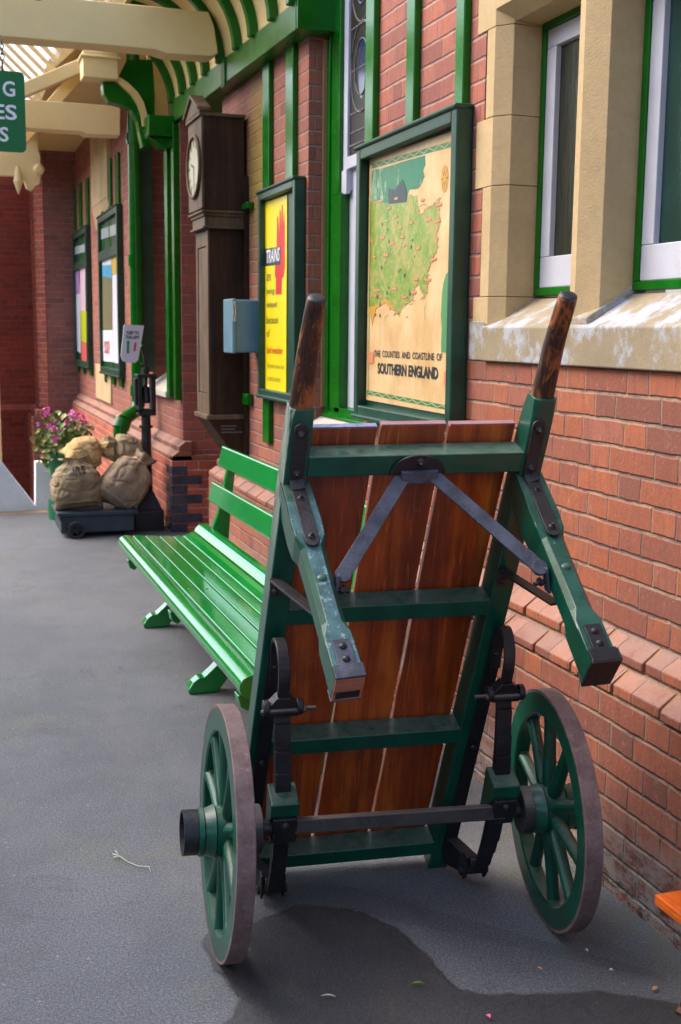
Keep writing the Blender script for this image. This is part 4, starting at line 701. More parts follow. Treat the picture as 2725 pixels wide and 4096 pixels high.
# ================= LUGGAGE TROLLEY
tro=empty('luggage_trolley',(1.033820,2.986412,0),'dark green two wheeled luggage trolley standing on its end with varnished deck boards','trolley')
TA=Vector((.991894,-.126594,.010970)); TS=Vector((-.048639,-.298502,.953169)); TN=Vector((-.117391,-.945976,-.302239))
TM=Matrix(((TA.x,-TN.x,TS.x,1.033820),(TA.y,-TN.y,TS.y,2.986412),(TA.z,-TN.z,TS.z,0),(0,0,0,1)))
tro.matrix_world=TM; TI=TM.inverted()
def T(a,s,n): return Vector((a,-n,s))
def part(mb,name,mat,par=tro,**k):
    o=mb.build(name,mat,None,**k); o.parent=par; return o
def rl(s): return -.315+.0757*s
def rr(s): return .258+.0886*s
RW=.057; RD=.082
HZ=[0,.3,.7,1.1,1.30,1.40,1.46]
# side rails with handles: loft square -> octagon -> round
def rail(side):
    e=rl if side<0 else rr
    secs=[]
    def sq(s,c,n0,n1,w=RW,off=(0,0)):
        a=e(s); a0=a+off[0]; a1=a+w+off[0]
        return [T(a0+c,s,n0),T(a1-c,s,n0),T(a1,s,n0-c),T(a1,s,n1+c),T(a1-c,s,n1),T(a0+c,s,n1),T(a0,s,n1+c),T(a0,s,n0-c)]
    if side<0: top=[(1.36,.003,0,-.082),(1.41,.006,-.004,-.082),(1.44,.012,-.010,-.080)]
    else: top=[(1.36,.003,0,-.082),(1.42,.006,0,-.078),(1.46,.012,.0,-.070)]
    for s,c in ((0,.003),(.02,.003),(.4,.003),(.8,.003),(1.2,.003)): secs.append(sq(s,c,0,-RD))
    for s,c,n0,n1 in top: secs.append(sq(s,c,n0,n1))
    m=MB().loft(secs); r_=part(m,'side_rail','rail',bevel=.002)
    # grip
    g=MB(); s0=1.43
    path=[(1.425,-.040,.0285),(1.47,-.040,.0283),(1.52,-.040,.027),(1.58,-.037,.0255),(1.63,-.030,.0245),(1.67,-.022,.0235),(1.697,-.016,.0225),(1.703,-.0145,.019)] if side<0 else [(1.425,-.038,.0285),(1.47,-.036,.0283),(1.52,-.034,.0265),(1.58,-.030,.0255),(1.63,-.022,.0245),(1.68,-.010,.024),(1.712,-.002,.0225),(1.717,-.0005,.019)]
    pts=[]
    for s,n,r in path:
        cx=e(s)+RW/2+( -.008*max(0,(s-1.5))/.2 if side>0 else .0)
        pts.append(T(cx,s,n))
    g.tube(pts,[p[2] for p in path],20); gg=part(g,'handle','handle',r_,smooth='auto'); gg.parent=r_
    c=MB(); d=(pts[-1]-pts[-3]).normalized(); c.lathe([(0,.0215),(.003,.020),(.0045,.012),(.005,.0005)],pts[-1]-d*.001,d,20,False); cc=part(c,'end_cap','iron',r_,smooth=True)
    return r_
RLo=rail(-1); RRo=rail(1)
def inl(s): return rl(s)+RW
# crossbars
for s,h in ((1.324,.052),(.908,.047),(.499,.047),(.099,.045)):
    m=MB(); a0=inl(s)-.002; a1=rr(s)+.002; a0b=inl(s-h)-.002; a1b=rr(s-h)+.002
    m.add([T(a0,s,0.001),T(a1,s,.001),T(a1,s,-.072),T(a0,s,-.072),T(a0b,s-h,.001),T(a1b,s-h,.001),T(a1b,s-h,-.072),T(a0b,s-h,-.072)],[(0,1,2,3),(7,6,5,4),(0,4,5,1),(1,5,6,2),(2,6,7,3),(3,7,4,0)])
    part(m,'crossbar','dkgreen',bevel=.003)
# deck boards
for k in range(3):
    def ea(s,f): 
        a=inl(s)+.006; b=rr(s)-.007; return a+(b-a)*f
    g0=k/3+(.009 if k else 0)+.0; g1=(k+1)/3-(.010 if k<2 else 0)
    st=1.366+(0,.004,.002)[k]
    m=MB(); m.add([T(ea(0.02,g0),.02,-.075),T(ea(.02,g1),.02,-.075),T(ea(.02,g1),.02,-.097),T(ea(.02,g0),.02,-.097),T(ea(st,g0),st,-.075),T(ea(st,g1),st,-.075),T(ea(st,g1),st,-.097),T(ea(st,g0),st,-.097)],[(0,1,2,3),(7,6,5,4),(0,4,5,1),(1,5,6,2),(2,6,7,3),(3,7,4,0)])
    bo=part(m,'deck_board','deck',bevel=.002)
    m=MB(); m.add([T(ea(st,g0),st+.0006,-.0755),T(ea(st,g1),st+.0006,-.0755),T(ea(st,g1),st+.0006,-.0968),T(ea(st,g0),st+.0006,-.0968),T(ea(st,g0),st+.003,-.0755),T(ea(st,g1),st+.003,-.0755),T(ea(st,g1),st+.003,-.0968),T(ea(st,g0),st+.003,-.0968)],[(0,1,2,3),(7,6,5,4),(0,4,5,1),(1,5,6,2),(2,6,7,3),(3,7,4,0)]); part(m,'end_grain','boardend' if k else 'boardend2',bo)
# legs
def oct_sec(c,u,v,hu,hv,ch):
    return [c+u*(sx*(hu-cx))+v*(sy*(hv-cy)) for sx,sy,cx,cy in ((-1,-1,0,ch),(-1,-1,ch,0),(1,-1,ch,0),(1,-1,0,ch),(1,1,0,ch),(1,1,ch,0),(-1,1,ch,0),(-1,1,0,ch))]
def leg(side):
    if side<0: p0=T(-.186,1.207,.0); p1=T(-.147,1.018,.505)
    else: p0=T(.400,1.212,.0); p1=T(.420,1.018,.500)
    d=(p1-p0); L=d.length; d.normalize(); u=Vector((1,0,0)); u=(u-d*u.dot(d)).normalized(); v=u.cross(d)*-1
    if v.z<0: v=-v
    prof=[(-.03,.036,.044,.002),(.04,.036,.044,.002),(.10,.038,.042,.002),(.145,.036,.041,.003),(.175,.029,.038,.011),(.30,.028,.036,.012),(L-.15,.028,.036,.012),(L-.115,.033,.037,.004),(L-.02,.033,.038,.002),(L,.033,.038,.002)]
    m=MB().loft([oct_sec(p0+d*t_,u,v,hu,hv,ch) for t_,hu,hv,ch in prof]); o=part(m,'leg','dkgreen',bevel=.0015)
    # thin upper strip: worn paint, with a sky reflection painted in on the left
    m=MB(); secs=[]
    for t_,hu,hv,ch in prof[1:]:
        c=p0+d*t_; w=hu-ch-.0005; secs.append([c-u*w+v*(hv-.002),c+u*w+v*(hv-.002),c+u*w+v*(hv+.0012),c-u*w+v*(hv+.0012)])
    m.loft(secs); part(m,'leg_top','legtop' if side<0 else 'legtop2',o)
    e=p0+d*L
    m=MB()
    capm='strap' if side<0 else 'iron'
    # plate on the leg end with studs
    m.beam(e-d*.095+v*.042,e+v*.042-d*.001,.040,.006,v); m.beam(e-d*.030+v*.0425,e+d*.005+v*.0425,.066,.007,v)
    m2=MB(); m2.beam(e-d*.028-v*.041,e+d*.004-v*.041,.068,.006,v); part(m2,'end_plate',capm,o,bevel=.0015)
    if side>0:
        m.beam(e+d*.001,e+d*.009,.070,.090,v); m.beam(e-d*.028+u*.036,e+d*.005+u*.036,.005,.088,v)
    part(m,'end_plate',capm,o,bevel=.0015)
    if side<0:
        m=MB(); m.beam(e-d*.0005,e+d*.004,.064,.076,v); part(m,'end_grain','endgrain',o,bevel=.001)
        m=MB(); m.beam(e+d*.0035-v*.019,e+d*.0055-v*.019,.052,.022,v); part(m,'tar_patch','iron',o)
    for q in (.075,.042):
        m=MB(); m.dome(e-d*q+v*.045,v,.009,.006); part(m,'stud','iron',o,smooth=True)
    m=MB(); m.dome(p0+d*.27+v*.0365,v,.012,.005); part(m,'bolt','dkgreen',o,smooth=True)
    # bent strap: rail front, then along leg top
    a=rl(1.33)+RW/2+.004 if side<0 else rr(1.33)+RW/2-.002
    a2=rl(1.25)+RW/2+.004 if side<0 else rr(1.25)+RW/2-.002
    m=MB(); w=.034
    pa_=T(a,1.395,.004); pb_=T(a2,1.262,.004); m.beam(pa_,pb_,w,.007,(0,-1,0)); 
    m.lathe([(-.0035,.0005),(-.0035,.017),(.0035,.017),(.0035,.0005)],pa_,(0,-1,0),18,False)
    q0=p0+d*.008+v*.0475; q1=p0+d*.165+v*.0455; m.beam(q0,q1,w,.007,v); m.lathe([(-.0035,.0005),(-.0035,.017),(.0035,.017),(.0035,.0005)],q1,v,18,False)
    m.beam(pb_+Vector((0,-.001,.006)),q0+v*.002,w,.009,(0,-1,.3))
    sp=part(m,'angle_strap','ironred',bevel=.0015)
    for pp_ in (T(a,1.385,.0075),T(a2,1.285,.0075)):
        m=MB(); m.dome(pp_,(0,-1,0),.010,.007,12); m.dome(pp_+Vector((0,-.006,0)),(0,-1,0),.005,.007,8); part(m,'bolt','ironred',sp,smooth=True)
    for t_ in (.035,.155):
        m=MB(); m.dome(p0+d*t_+v*.049,v,.009,.006,12); m.dome(p0+d*t_+v*.054,v,.0045,.007,8); part(m,'bolt','ironred',sp,smooth=True)
    return p0,d,u,v,L
LL=leg(-1); LR=leg(1)
# V strap
ap=MB(); apc=T(.108,1.288,.004)
poly=[(apc.x+.070*math.cos(a),apc.z-.014+.052*math.sin(a)) for a in [PI*k/14 for k in range(15)]]
ap.prism(poly,'y',-.009,-.0015); apo=part(ap,'apex_plate','iron',bevel=.001)
m=MB(); m.dome(T(.112,1.308,.009),(0,-1,0),.011,.007,12); m.dome(T(.112,1.306,.015),(0,-1,0),.005,.008,8); part(m,'bolt','ironred',apo,smooth=True)
m=MB(); m.beam(T(.065,1.272,.012),T(.155,1.274,.012),.020,.030,(0,0,1)); part(m,'apex_lip','strap',apo,bevel=.001)
def vstrap(a0,a1):
    m=MB(); up=Vector((0,-.62,.78)); m.beam(a0,a1,.036,.006,up)
    d=(a1-a0).normalized(); sx=1 if d.x>0 else -1
    e=a1
    m.lathe([(-.006,.0005),(-.006,.019),(.006,.019),(.006,.0005)],e,up,18,False)
    m.beam(e+Vector((sx*.012,-.002,.004)),e+Vector((sx*.024,-.012,-.058)),.007,.032,(0,1,0))
    o=part(m,'v_strap','strap',bevel=.0015)
    m=MB(); m.tube([e+Vector((sx*.016,-.010,-.030)),e+Vector((-sx*.014,-.014,-.036))],.0055,10); m.tube([e+Vector((sx*.006,-.010,-.030)),e+Vector((-sx*.002,-.012,-.033))],.011,6); part(m,'bolt','ironred',o,smooth='auto')
vstrap(T(.068,1.268,.012),T(-.112,1.136,.235)); vstrap(T(.148,1.272,.012),T(.358,1.132,.235))
# stays
for a0,a1 in ((T(-.230,1.000,.010),T(-.172,1.060,.275)),(T(.358,1.000,.010),T(.396,1.055,.275))):
    m=MB(); m.beam(a0,a1,.030,.006,(0,.1,1)); m.beam(a0+Vector((0,.004,.004)),a0+Vector((0,-.004,-.045)),.026,.006,(0,-1,0)); o=part(m,'stay','ironred',bevel=.001)
    m=MB(); m.dome(a0+Vector((0,-.006,-.028)),(0,-1,0),.009,.008,10); part(m,'bolt','iron',o,smooth=True)
# springs each side
WC={-1:(Vector((.626284,2.708650,.314)),-.045993,.078609),1:(Vector((1.479753,2.590338,.314)),.019745,.165573)}
wl_={k:TI@v[0] for k,v in WC.items()}
AXN=-(wl_[-1].y+wl_[1].y)/2; AXS=(wl_[-1].z+wl_[1].z)/2
def spring(side):
    ac=-.219 if side<0 else .360
    sp=MB()
    # mounting plate down the rail
    e=(lambda s:rl(s)+RW*.62) if side<0 else (lambda s:rr(s)+RW*.82)
    for s0,s1 in ((.80,.55),(.55,.30),(.30,.06)): sp.beam(T(e(s0),s0,.004),T(e(s1),s1,.004),.036,.010,(0,-1,0))
    plt=part(sp,'mounting_plate','iron',bevel=.001)
    for s in (.745,.44,.20):
        m=MB(); m.dome(T(e(s),s,.009),(0,-1,0),.009,.008,10); part(m,'bolt','iron',plt,smooth=True)
    # hoop
    m=MB(); pts=[]; R_=.066
    a_of=lambda n:(e(.78)+(ac-e(.78))*n/.12)
    for k in range(15):
        t_=PI*k/14; n=.074-R_*math.cos(t_); s=.790+R_*math.sin(t_)*1.0
        pts.append((n,s))
    pts=[(.008,.70)]+pts+[(.134,.74)]
    secs=[]
    for i,(n,s) in enumerate(pts):
        p=T(a_of(n),s,n); q=T(a_of(pts[min(i+1,len(pts)-1)][0]),pts[min(i+1,len(pts)-1)][1],pts[min(i+1,len(pts)-1)][0])-T(a_of(pts[max(i-1,0)][0]),pts[max(i-1,0)][1],pts[max(i-1,0)][0]); q.normalize()
        w=Vector((1,0,0)); w=(w-q*w.dot(q)).normalized(); nn=q.cross(w); hw=.0150; th=.0055
        secs.append([p-w*hw-nn*th,p+w*hw-nn*th,p+w*hw+nn*th,p-w*hw+nn*th])
    m.loft(secs); part(m,'spring_hoop','ironred',bevel=.003)
    # clevis
    m=MB(); c=T(ac,.712,.130); m.loft([[c+Vector((x*w,y*.016,z)) for x,y in((-1,-1),(1,-1),(1,1),(-1,1))] for z,w in ((.030,.016),(.012,.030),(.002,.042),(-.020,.042),(-.026,.036))])
    for sx in(-1,1): m.lathe([(-.008,.0005),(-.008,.021),(.008,.021),(.008,.0005)],c+Vector((sx*.042,-.004,-.004)),(1,0,0),18,False)
    cl=part(m,'shackle','iron',bevel=.003)
    m=MB(); m.tube([c+Vector((-.056,-.018,-.006)),c+Vector((.056 if side<0 else .05,-.018,-.006))],.0065,10); x0,x1=(.05,.082) if side<0 else (-.085,-.05); m.tube([c+Vector((x0,-.014,-.004)),c+Vector((x1,-.014,-.004))],.0055,10); part(m,'pin','axle',cl,smooth='auto')
    # leaf stack
    def nn_(s):
        f=(s-.40)/.32; return .178-.058*f*f-.004*f
    def leaf(s0,s1,off,w=.021,n=16):
        secs=[]
        for k in range(n+1):
            s=s0+(s1-s0)*k/n; N_=nn_(s)+off; 
            secs.append([T(ac-w,s,N_),T(ac+w,s,N_),T(ac+w,s,N_+.0065),T(ac-w,s,N_+.0065)])
        return MB().loft(secs)
    ls=part(leaf(.705,.105,0),'leaf_spring','iron')
    for s0,s1,off in ((.665,.145,.0068),(.60,.21,.0136),(.545,.265,.0204)): part(leaf(s0,s1,off,.0208-off*.05),'leaf','iron',ls,bevel=.0008)
    # green block and clamp, axle seat
    m=MB(); b0=nn_(.46)-.012
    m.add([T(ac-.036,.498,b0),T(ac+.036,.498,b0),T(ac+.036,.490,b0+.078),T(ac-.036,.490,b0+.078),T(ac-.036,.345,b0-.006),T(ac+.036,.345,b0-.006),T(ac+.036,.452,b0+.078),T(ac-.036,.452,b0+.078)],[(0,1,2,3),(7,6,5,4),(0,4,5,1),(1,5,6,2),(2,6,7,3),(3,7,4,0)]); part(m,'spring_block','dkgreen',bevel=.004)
    m=MB(); m.box(ac-.030,-(AXN+.030),AXS+.010,ac+.030,-(AXN-.04),AXS+.052); m.box(ac-.027,-(AXN+.026),AXS-.026,ac+.027,-(AXN-.03),AXS+.012); m.box(ac-.034,-(AXN+.01),AXS-.040,ac+.034,-(AXN-.05),AXS-.026)
    cp=part(m,'axle_clamp','iron',bevel=.003); m=MB(); m.dome(T(ac,AXS+.032,AXN+.030),(0,-1,0),.011,.009,12); part(m,'bolt','ironred',cp,smooth=True)
    # lower shackle link
    m=MB(); z=.085
    for sx in(-1,1): m.loft([[T(ac+sx*.030-.004,s,n),T(ac+sx*.030+.004,s,n),T(ac+sx*.030+.004,s2,n2),T(ac+sx*.030-.004,s2,n2)] for s,n,s2,n2 in ((.135,.085,.135,.112),(.09,.060,.085,.120),(.05,.060,.05,.105))])
    m.tube([T(ac-.042,.072,.092),T(ac+.042,.072,.092)],.013,14); m.tube([T(ac-.024,.118,.118),T(ac+.024,.118,.118)],.016,14)
    m.loft([[T(e(.1)-.017,.12,0),T(e(.1)+.017,.12,0),T(e(.1)+.017,.02,0),T(e(.1)-.017,.02,0)],[T(ac-.022,.10,.075),T(ac+.022,.10,.075),T(ac+.022,.05,.085),T(ac-.022,.05,.085)]])
    part(m,'lower_shackle','iron',bevel=.002)
spring(-1); spring(1)
# axle
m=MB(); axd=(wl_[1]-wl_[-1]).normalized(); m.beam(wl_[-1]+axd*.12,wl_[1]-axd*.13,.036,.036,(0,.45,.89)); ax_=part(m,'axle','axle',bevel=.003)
m=MB(); m.tube([wl_[-1]+axd*.02,wl_[-1]+axd*.13],.021,16); m.tube([wl_[1]-axd*.14,wl_[1]-axd*.02],.021,16); part(m,'axle_end','iron',ax_,smooth='auto')
# wheels
def wheel(side):
    cw,cam_,ps=WC[side]; axw=Vector((math.cos(ps)*math.cos(cam_),-math.sin(ps)*math.cos(cam_),math.sin(cam_))); out=axw*side
    fwv=Vector((math.sin(ps),math.cos(ps),0)); upv=axw.cross(fwv); 
    if upv.z<0: upv=-upv
    W=Matrix(((out.x,fwv.x,upv.x,cw.x),(out.y,fwv.y,upv.y,cw.y),(out.z,fwv.z,upv.z,cw.z),(0,0,0,1)))
    Rr=.314; t=.0215
    m=MB(); m.lathe([(-t,.252),(-t+.004,.246),(t-.004,.246),(t,.252),(t,Rr-.0095),(-t,Rr-.0095)],(0,0,0),(1,0,0),96); w=m.build('wheel','dkgreen',None,smooth='auto'); w.parent=tro; w.matrix_local=TI@W
    m=MB(); m.lathe([(-t-.0005,Rr-.009),(-t-.0005,Rr-.001),(-t+.001,Rr),(t-.001,Rr),(t+.0005,Rr-.001),(t+.0005,Rr-.009)],(0,0,0),(1,0,0),96); part(m,'tyre','tyre',w,smooth='auto')
    m=MB(); m.lathe([(-.070,.0005),(-.070,.050),(-.062,.058),(-.030,.066),(-.026,.062),(.026,.062),(.030,.066),(.055,.056),(.058,.060),(.068,.060),(.072,.054),(.074,.0005)],(0,0,0),(1,0,0),40,False); part(m,'hub','dkgreen',w,smooth='auto')
    m=MB(); m.lathe([(-.088,.022),(-.088,.060),(-.086,.062),(-.062,.062),(-.062,.022)],(0,0,0),(1,0,0),40); part(m,'hub_band','axle',w,smooth='auto')
    m=MB(); m.lathe([(.072,.050),(.072,.056),(.108,.056),(.108,.0505),(.080,.048)],(0,0,0),(1,0,0),40); part(m,'hub_cap','iron',w,smooth='auto')
    m=MB(); m.lathe([(.079,.0005),(.079,.049),(.083,.049),(.083,.0005)],(0,0,0),(1,0,0),30,False); m.tube([(.08,0,0),(.1,0,0)],.018,6); part(m,'axle_nut','rusty',w)
    for k in range(10):
        a=2*PI*(k+.35)/10; dr=Vector((0,math.cos(a),math.sin(a))); sdv=Vector((0,-math.sin(a),math.cos(a))); secs=[]
        for r_,hw,ht in ((.055,.016,.018),(.075,.020,.0185),(.11,.019,.0165),(.17,.017,.0150),(.225,.017,.0155),(.250,.0185,.018)):
            c=dr*r_+Vector((.004*(r_-.15)/.1,0,0)); secs.append([c+Vector((math.cos(q)*hw,0,0))+sdv*math.sin(q)*ht for q in [2*PI*j/12 for j in range(12)]])
        part(MB().loft(secs),'spoke','dkgreen',w,smooth='auto')
wheel(-1); wheel(1)
# ================= HESSIAN SACKS ON A LOW CART
ct=empty('low_cart',(1.1,9.0,0),'low faded blue cart on small iron wheels carrying the sacks','cart')
m=MB(); m.box(.80,8.86,.035,1.35,9.35,.165); adopt(m.build('body','cartblue',None,bevel=.008),ct)
m=MB(); m.box(.775,8.84,.165,1.38,9.37,.195); adopt(m.build('deck','cartblue',None,bevel=.006),ct)
m=MB(); m.beam((.785,8.83,.17),(.855,8.83,.02),.012,.03,(0,1,0)); adopt(m.build('end_strap','axle',None),ct)
for x,y in ((.91,8.83),(.91,9.38),(1.27,9.38)):
    m=MB(); m.lathe([(-.015,.048),(-.015,.064),(.015,.064),(.015,.048)],(x,y,.064),(0,1,0),28); w=adopt(m.build('wheel','axle',None,smooth='auto'),ct)
    m=MB(); m.lathe([(-.02,.0005),(-.02,.018),(.02,.018),(.02,.0005)],(x,y,.064),(0,1,0),16,False)
    for k in range(5): a=2*PI*k/5; m.beam((x,y,.064),(x+math.cos(a)*.05,y,.064+math.sin(a)*.05),.012,.010,(0,1,0))
    o=m.build('wheel_spider','iron'); o.parent=w; o.matrix_parent_inverse=Matrix.Identity(4)
def sack(base,axis,side,hw,th,L,mat,seed,label,neck=.80,frill=.5,floor=None):
    ax=Vector(axis).normalized(); sd=Vector(side); sd=(sd-ax*sd.dot(ax)).normalized(); fr=ax.cross(sd); base=Vector(base)
    nt_,na=90,96; vs=[]
    def prof(t):
        pts=[(0,1.0,.10),(.04,1.03,.34),(.12,1.02,.66),(.28,1.06,.97),(.48,1.04,1.0),(.62,.95,.92),(.72,.76,.76),(neck-.02,.42,.48),(neck,.34,.38),(neck+.03,.35,.40),(neck+.09,frill*.9,frill*.8),(1.0,frill*1.1,frill)]
        for (a,w0,h0),(b_,w1,h1) in zip(pts,pts[1:]):
            if t<=b_: f=(t-a)/(b_-a); f=f*f*(3-2*f); return w0+(w1-w0)*f,h0+(h1-h0)*f
        return pts[-1][1],pts[-1][2]
    for i in range(nt_+1):
        t=i/nt_; w,h=prof(t)
        ne=max(0,1-abs(t-neck)/.34)   # nearness to the tied neck
        for k in range(na):
            a=2*PI*k/na; ca,sa=math.cos(a),math.sin(a); ex=.72
            x=math.copysign(abs(ca)**ex,ca)*w*hw; y=math.copysign(abs(sa)**ex,sa)*h*th
            ph=a*8+seed+2.2*noise.noise(Vector((ca*1.2,sa*1.2,seed+t*1.5)))
            pl=math.sin(ph)*.10*ne**1.5+ (.16*math.sin(a*5+seed*2+t*4) if t>neck+.02 else 0)*(t-neck)/(1-neck+.001)
            q=Vector((ca,sa,t*1.6))
            cr=0
            for fx,am,sg in ((1.5,.10,.20),(3.0,.055,.18),(6.0,.022,.2)):
                r_=abs(noise.noise(Vector((ca*fx+seed,sa*fx,t*fx*2.6+seed*.7))))
                cr-=am*max(0,1-r_/sg)**2
            bl=.07*noise.noise(Vector((ca*1.3,sa*1.3+seed,t*2.2)))
            m_=1+pl+cr+bl; p=base+sd*(x*m_)+fr*(y*m_)+ax*(t*L)
            # sag: cloth drops under its own weight
            p.z-=.02*max(0,abs(x)/hw-.6)+ (0.05*(t-neck)/(1-neck)*L*3*(.5+.5*noise.noise(Vector((a,seed,1))) ) if t>neck else 0)
            if t<.10: p+=ax*(-.10*L*(abs(ca)**6)*(1-t/.10)*1.0)   # corner ears
            if floor is not None and p.z<floor: p.z=floor+(p.z-floor)*.12
            vs.append(p)
    m=MB(); m.v=[tuple(p) for p in vs]
    for i in range(nt_):
        for k in range(na): m.f.append((i*na+k,i*na+(k+1)%na,(i+1)*na+(k+1)%na,(i+1)*na+k))
    m.f.append(tuple(range(na))[::-1]); 
    # open mouth: inner pocket
    top=len(m.v); cm=base+ax*(neck+.04)*L; m.v.append(tuple(cm)); m.f+=[(nt_*na+k,nt_*na+(k+1)%na,top) for k in range(na)]
    o=m.build('hessian_sack',mat,None,smooth=True); tag(o,label,'sack','hessian sacks on the low cart')
    tie=MB(); cn=base+ax*neck*L; tie.tube([cn+sd*(hw*.37*math.cos(2*PI*k/20))+fr*(th*.41*math.sin(2*PI*k/20)) for k in range(21)],.006,6); s_=tie.build('tie',M['sack2'],None,smooth=True); s_.parent=o
    sm=MB(); pts=[vs[i*na+na-14]+(vs[i*na+na-14]-(base+ax*(i/nt_)*L)).normalized()*.002 for i in range(4,int(nt_*neck)-4,2)]; sm.tube(pts,.0026,6); s_=sm.build('seam',M['sack2'],None,smooth=True); s_.parent=o
    return o
s1=sack((.955,9.03,.205),(-.06,.10,1),(1,.1,0),.185,.16,.42,'sack1',1.3,'brown hessian sack printed with dark lettering at the front left of the cart',neck=.86,frill=.55,floor=.198)
s2=sack((1.185,9.02,.235),(.62,.05,.78),(.78,.1,-.62),.165,.16,.50,'sack3',4.1,'grey brown hessian sack leaning right at the front of the cart beside the post',neck=.80,frill=.5,floor=.198)
s3=sack((.88,9.20,.60),(1,.05,.10),(0,1,.15),.15,.12,.36,'sack2',7.7,'golden tan hessian sack lying on top at the left of the pile',neck=.74,frill=.62,floor=.40)
s4=sack((1.50,9.26,.56),(-.75,-.1,.32),(0,1,0),.15,.12,.36,'sack1',9.2,'crumpled brown hessian sack at the back right of the pile',neck=.72,frill=.6,floor=.38)
bpy.context.view_layer.update()
# stencil letters wrapped on the sack
def wrap(o,target,axis=Vector((0,1,0)),lift=.003):
    bv=BVHTree.FromObject(target,bpy.context.evaluated_depsgraph_get()); ti=target.matrix_world.inverted()
    for v in o.data.vertices:
        p=ti@(o.matrix_world@v.co); p.y-=.6; h=bv.ray_cast(p,axis)
        if h[0] is not None: q=target.matrix_world@(h[0]+h[1]*lift); v.co=o.matrix_world.inverted()@q
tx=text('lettering','URE','blackink',(.87,8.6,.475),(1,0,.04),(0,0,1),.13,.055,None,.02); wrap(tx,s1); tx.parent=s1
# ================= IRON LEVER POST
lp=empty('lever_post',(1.50,9.12,0),'black iron lever post on a square base behind the sacks','lever post')
m=MB(); m.loft([[(1.50+x*w,9.15+y*w,z) for x,y in((-1,-1),(1,-1),(1,1),(-1,1))] for z,w in ((0,.115),(.15,.115),(.17,.10),(.24,.07),(.30,.045))]); adopt(m.build('base','iron',None,bevel=.008),lp)
m=MB(); m.tube([(1.50,9.15,.2),(1.50,9.15,.45),(1.50,9.15,.95)],[.046,.042,.036],20); m.tube([(1.50,9.15,.80),(1.50,9.15,.82)],.055,20); adopt(m.build('post','iron',None,smooth='auto'),lp)
m=MB()
for x0,x1 in ((1.432,1.462),(1.538,1.568)): m.box(x0,9.07,.92,x1,9.22,1.20)
m.box(1.425,9.06,1.195,1.575,9.23,1.222); m.box(1.432,9.07,.90,1.568,9.22,.95); m.tube([(1.5,9.10,1.0),(1.5,9.14,1.12)],.03,12); m.box(1.41,9.10,.98,1.432,9.18,1.19); adopt(m.build('lever_box','iron',None,bevel=.006),lp)
m=MB(); m.tube([(1.50,9.14,1.0),(1.505,9.14,1.25),(1.485,9.12,1.38),(1.455,9.08,1.44)],.012,10); m.tube([(1.50,9.14,1.22),(1.50,9.14,1.27)],.03,10); m.tube([(1.47,9.14,1.30),(1.535,9.14,1.27)],.008,8); adopt(m.build('lever','axle',None,smooth='auto'),lp)
kl=empty('keep_left_sign',(1.40,9.03,1.30),'white KEEP TO THE LEFT sign with green and red arrows on the lever post','sign')
m=MB(); m.prism(PTS['keep'],'y',9.02,9.035); sg=adopt(m.build('sheet','paperwhite',None),kl)
for (a,b),bd in zip(PTS['keept'],('KEEP TO','THE LEFT')): text('lettering',bd,'blackink',(a[0],9.018,a[1]),(1,0,-.02),(0,0,1),b[0]-a[0],b[1]-a[1],kl,.03)
for p,mt in zip(PTS['keepa'],('arrowgreen','arrowred')): m=MB(); m.prism(p,'y',9.0165,9.0195); adopt(m.build('arrow',mt,None),kl)
# ================= FLOWERS
fl=empty('geranium_pot',(.93,9.85,0),'green pot of pink geraniums behind the sacks','plant')
m=MB(); m.lathe([(0,.0005),(0,.11),(.34,.15),(.36,.16),(.38,.16),(.38,.14),(.36,.13),(.34,.0005)],(.95,9.85,.16),(0,0,1),28,False); m.tube([(.95,9.85,0),(.95,9.85,.16)],.16,20); adopt(m.build('pot','potgreen',None,smooth='auto'),fl)
lf=MB(); pt=MB(); st=MB(); R2=random.Random(3)
def disc(mb,c,n,r,k=6,cup=.25):
    n=Vector(n).normalized(); a=n.orthogonal().normalized(); b=n.cross(a); c=Vector(c); o=len(mb.v); mb.v.append(tuple(c-n*r*cup)); 
    for i in range(k): t_=2*PI*i/k; mb.v.append(tuple(c+a*math.cos(t_)*r*R2.uniform(.8,1.1)+b*math.sin(t_)*r*R2.uniform(.8,1.1)))
    for i in range(k): mb.f.append((o,o+1+i,o+1+(i+1)%k))
for k in range(520):
    u=R2.random()**.6; th=R2.uniform(0,2*PI); ph=R2.uniform(-.9,1.35); c=Vector((.93+math.cos(th)*math.cos(ph)*.27*u,9.85+math.sin(th)*math.cos(ph)*.2*u,.66+math.sin(ph)*.22*u))
    if R2.random()<.25: c.z-=.14; c.x+=.02
    disc(lf,c,(R2.uniform(-1,1),R2.uniform(-1.3,.3),R2.uniform(.1,1.2)),R2.uniform(.016,.034),7)
for (x,z,r,nn) in ((.79,.90,.045,30),(1.00,.87,.05,34),(1.06,.85,.045,26),(.95,.80,.035,20),(.80,.78,.025,10),(.84,.76,.025,12),(.89,.74,.03,14),(.86,.68,.04,22),(.84,.82,.02,6),(1.10,.80,.025,8),(.72,.80,.018,5),(.91,.70,.02,6)):
    for i in range(nn): v=Vector([R2.gauss(0,1) for _ in range(3)]).normalized(); disc(pt,Vector((x,9.72,z))+v*r*R2.uniform(.5,1)*Vector((1,1,.8)).x,v,R2.uniform(.010,.016),5)
    st.tube([(.93+(x-.93)*.4,9.82,.6),(x,9.72,z)],.003,5)
adopt(lf.build('foliage','leaf',None,recalc=False),fl); adopt(pt.build('flower','petal',None,recalc=False),fl); adopt(st.build('stem','leaf',None),fl)
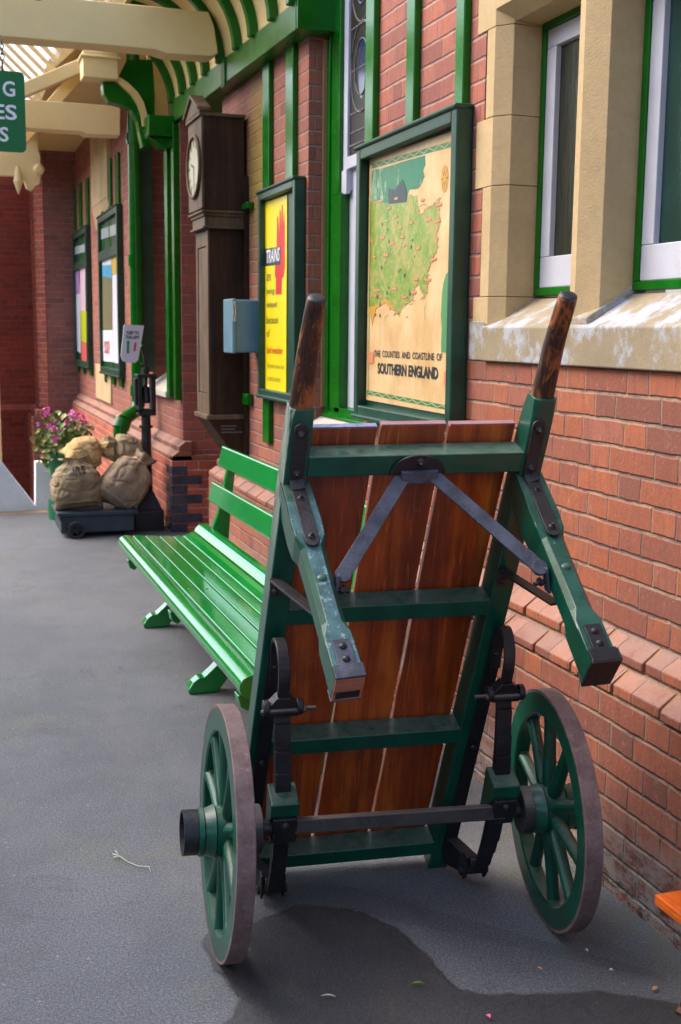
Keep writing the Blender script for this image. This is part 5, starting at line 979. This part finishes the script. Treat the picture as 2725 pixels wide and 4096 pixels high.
# ================= HANGING SIGN
hs=empty('hanging_sign',(.3,7.0,2.97),'green hanging sign with white letters on a short chain at top left','sign')
q=PTS['sign']; x0,x1=q[0][0],.4985; z0,z1=2.538,2.972
def rrect(x0,z0,x1,z1,r): 
    P=[]
    for cx,cz,a0 in ((x1-r,z1-r,0),(x0+r,z1-r,90),(x0+r,z0+r,180),(x1-r,z0+r,270)):
        P+=[(cx+r*math.cos(math.radians(a0+k*15)),cz+r*math.sin(math.radians(a0+k*15))) for k in range(7)]
    return P
m=MB(); m.prism(rrect(-.35,z0,x1,z1,.03),'y',7.0,7.012); adopt(m.build('board','signgreen',None,bevel=.001),hs)
for (a,b),bd in zip(PTS['letters'],('G','ES','S')): text('lettering',bd,'whiteink',(a[0],6.9985,a[1]),(1,0,0),(0,0,1),b[0]-a[0],b[1]-a[1],hs,.02)
m=MB()
cx=.382
m.tube([(cx,7.006,2.965),(cx,7.006,3.02)],.005,8)
for k,(z,r) in enumerate(((3.045,.020),(3.072,.018),(3.10,.016))):
    pts=[(cx+(math.sin(a)*r*.6 if k%2==0 else 0),7.006+(math.sin(a)*r*.6 if k%2 else 0),z+math.cos(a)*r) for a in [2*PI*j/16 for j in range(17)]]; m.tube(pts,.0035,6)
m.tube([(cx,7.006,3.11),(cx,7.1,3.18),(cx,7.43,3.25)],.004,6); adopt(m.build('chain','iron',None,smooth=True),hs)
m=MB(); pts=[(.5+.20*t_/10,7.30,3.56-.10*math.sin(PI*t_/10)-.004*t_) for t_ in range(-2,11)]; m.tube(pts,.0045,6)
o=m.build('cable','ironred',smooth=True); tag(o,'thin dark cable looping over the cream beam','cable')
# ================= SMALL LITTER
def leafy(x,y,w,l,ang,mat,name,label,cat,z=.006,curl=.003):
    w*=.75; l*=.75
    m=MB(); n=6; vs=[]
    for i in range(n+1):
        f=i/n; ww=w*math.sin(PI*min(.98,f+.04)); 
        for sx in(-1,0,1): p=Vector((sx*ww/2,(f-.5)*l,z+curl*abs(sx)+curl*math.sin(f*3))); p.rotate(Matrix.Rotation(ang,3,'Z')); vs.append((p.x+x,p.y+y,p.z))
    fs=[(i*3+j,i*3+j+1,(i+1)*3+j+1,(i+1)*3+j) for i in range(n) for j in range(2)]
    m.add(vs,fs); o=m.build(name,mat,recalc=False); return tag(o,label,cat)
M['dryleaf']=flat('dry_leaf',srgb(196,150,96),.7); M['pink']=flat('fallen_pink_petal',srgb(225,90,150),.6); M['straw']=flat('pale_straw',srgb(176,184,160),.6); M['greenleaf']=flat('small_green_leaf',srgb(96,130,50),.6)
leafy(1.557,2.196,.014,.035,-1.2,'dryleaf','fallen_leaf','tan fallen leaf on the asphalt at lower right','leaf')
leafy(1.122,2.209,.015,.018,.4,'pink','fallen_petal','single bright pink petal on the dark damp patch','petal',z=.010)
leafy(1.02,2.385,.010,.040,1.4,'greenleaf','fallen_leaf','thin green leaf lying on the dark damp patch','leaf',z=.010)
leafy(.80,2.40,.008,.045,1.2,'straw','straw_stalk','pale straw stalk on the dark damp patch','straw',z=.010)
leafy(1.335,2.36,.008,.018,.7,'dryleaf','fallen_leaf','tiny orange leaf fragment just right of the damp patch','leaf')
leafy(1.49,2.40,.010,.012,.3,'paperwhite','paper_scrap','tiny white scrap on the asphalt near the wall','scrap')
leafy(1.50,2.30,.011,.014,1.3,'paperwhite','paper_scrap','tiny pale scrap in the mossy strip near the wall','scrap')
m=MB(); m.tube([(.425,3.325,.006),(.44,3.29,.012),(.462,3.255,.006),(.485,3.22,.006),(.512,3.195,.012),(.514,3.165,.006)],.0012,6); m.tube([(.440,3.29,.012),(.432,3.315,.02)],.0012,6); m.tube([(.440,3.29,.010),(.424,3.295,.008)],.0022,6)
o=m.build('plant_stalk','straw',smooth=True); tag(o,'pale broken plant stalk on the grey asphalt left of the trolley','stalk')
# dome beyond the skylight is the sky itself
bpy.context.view_layer.update()
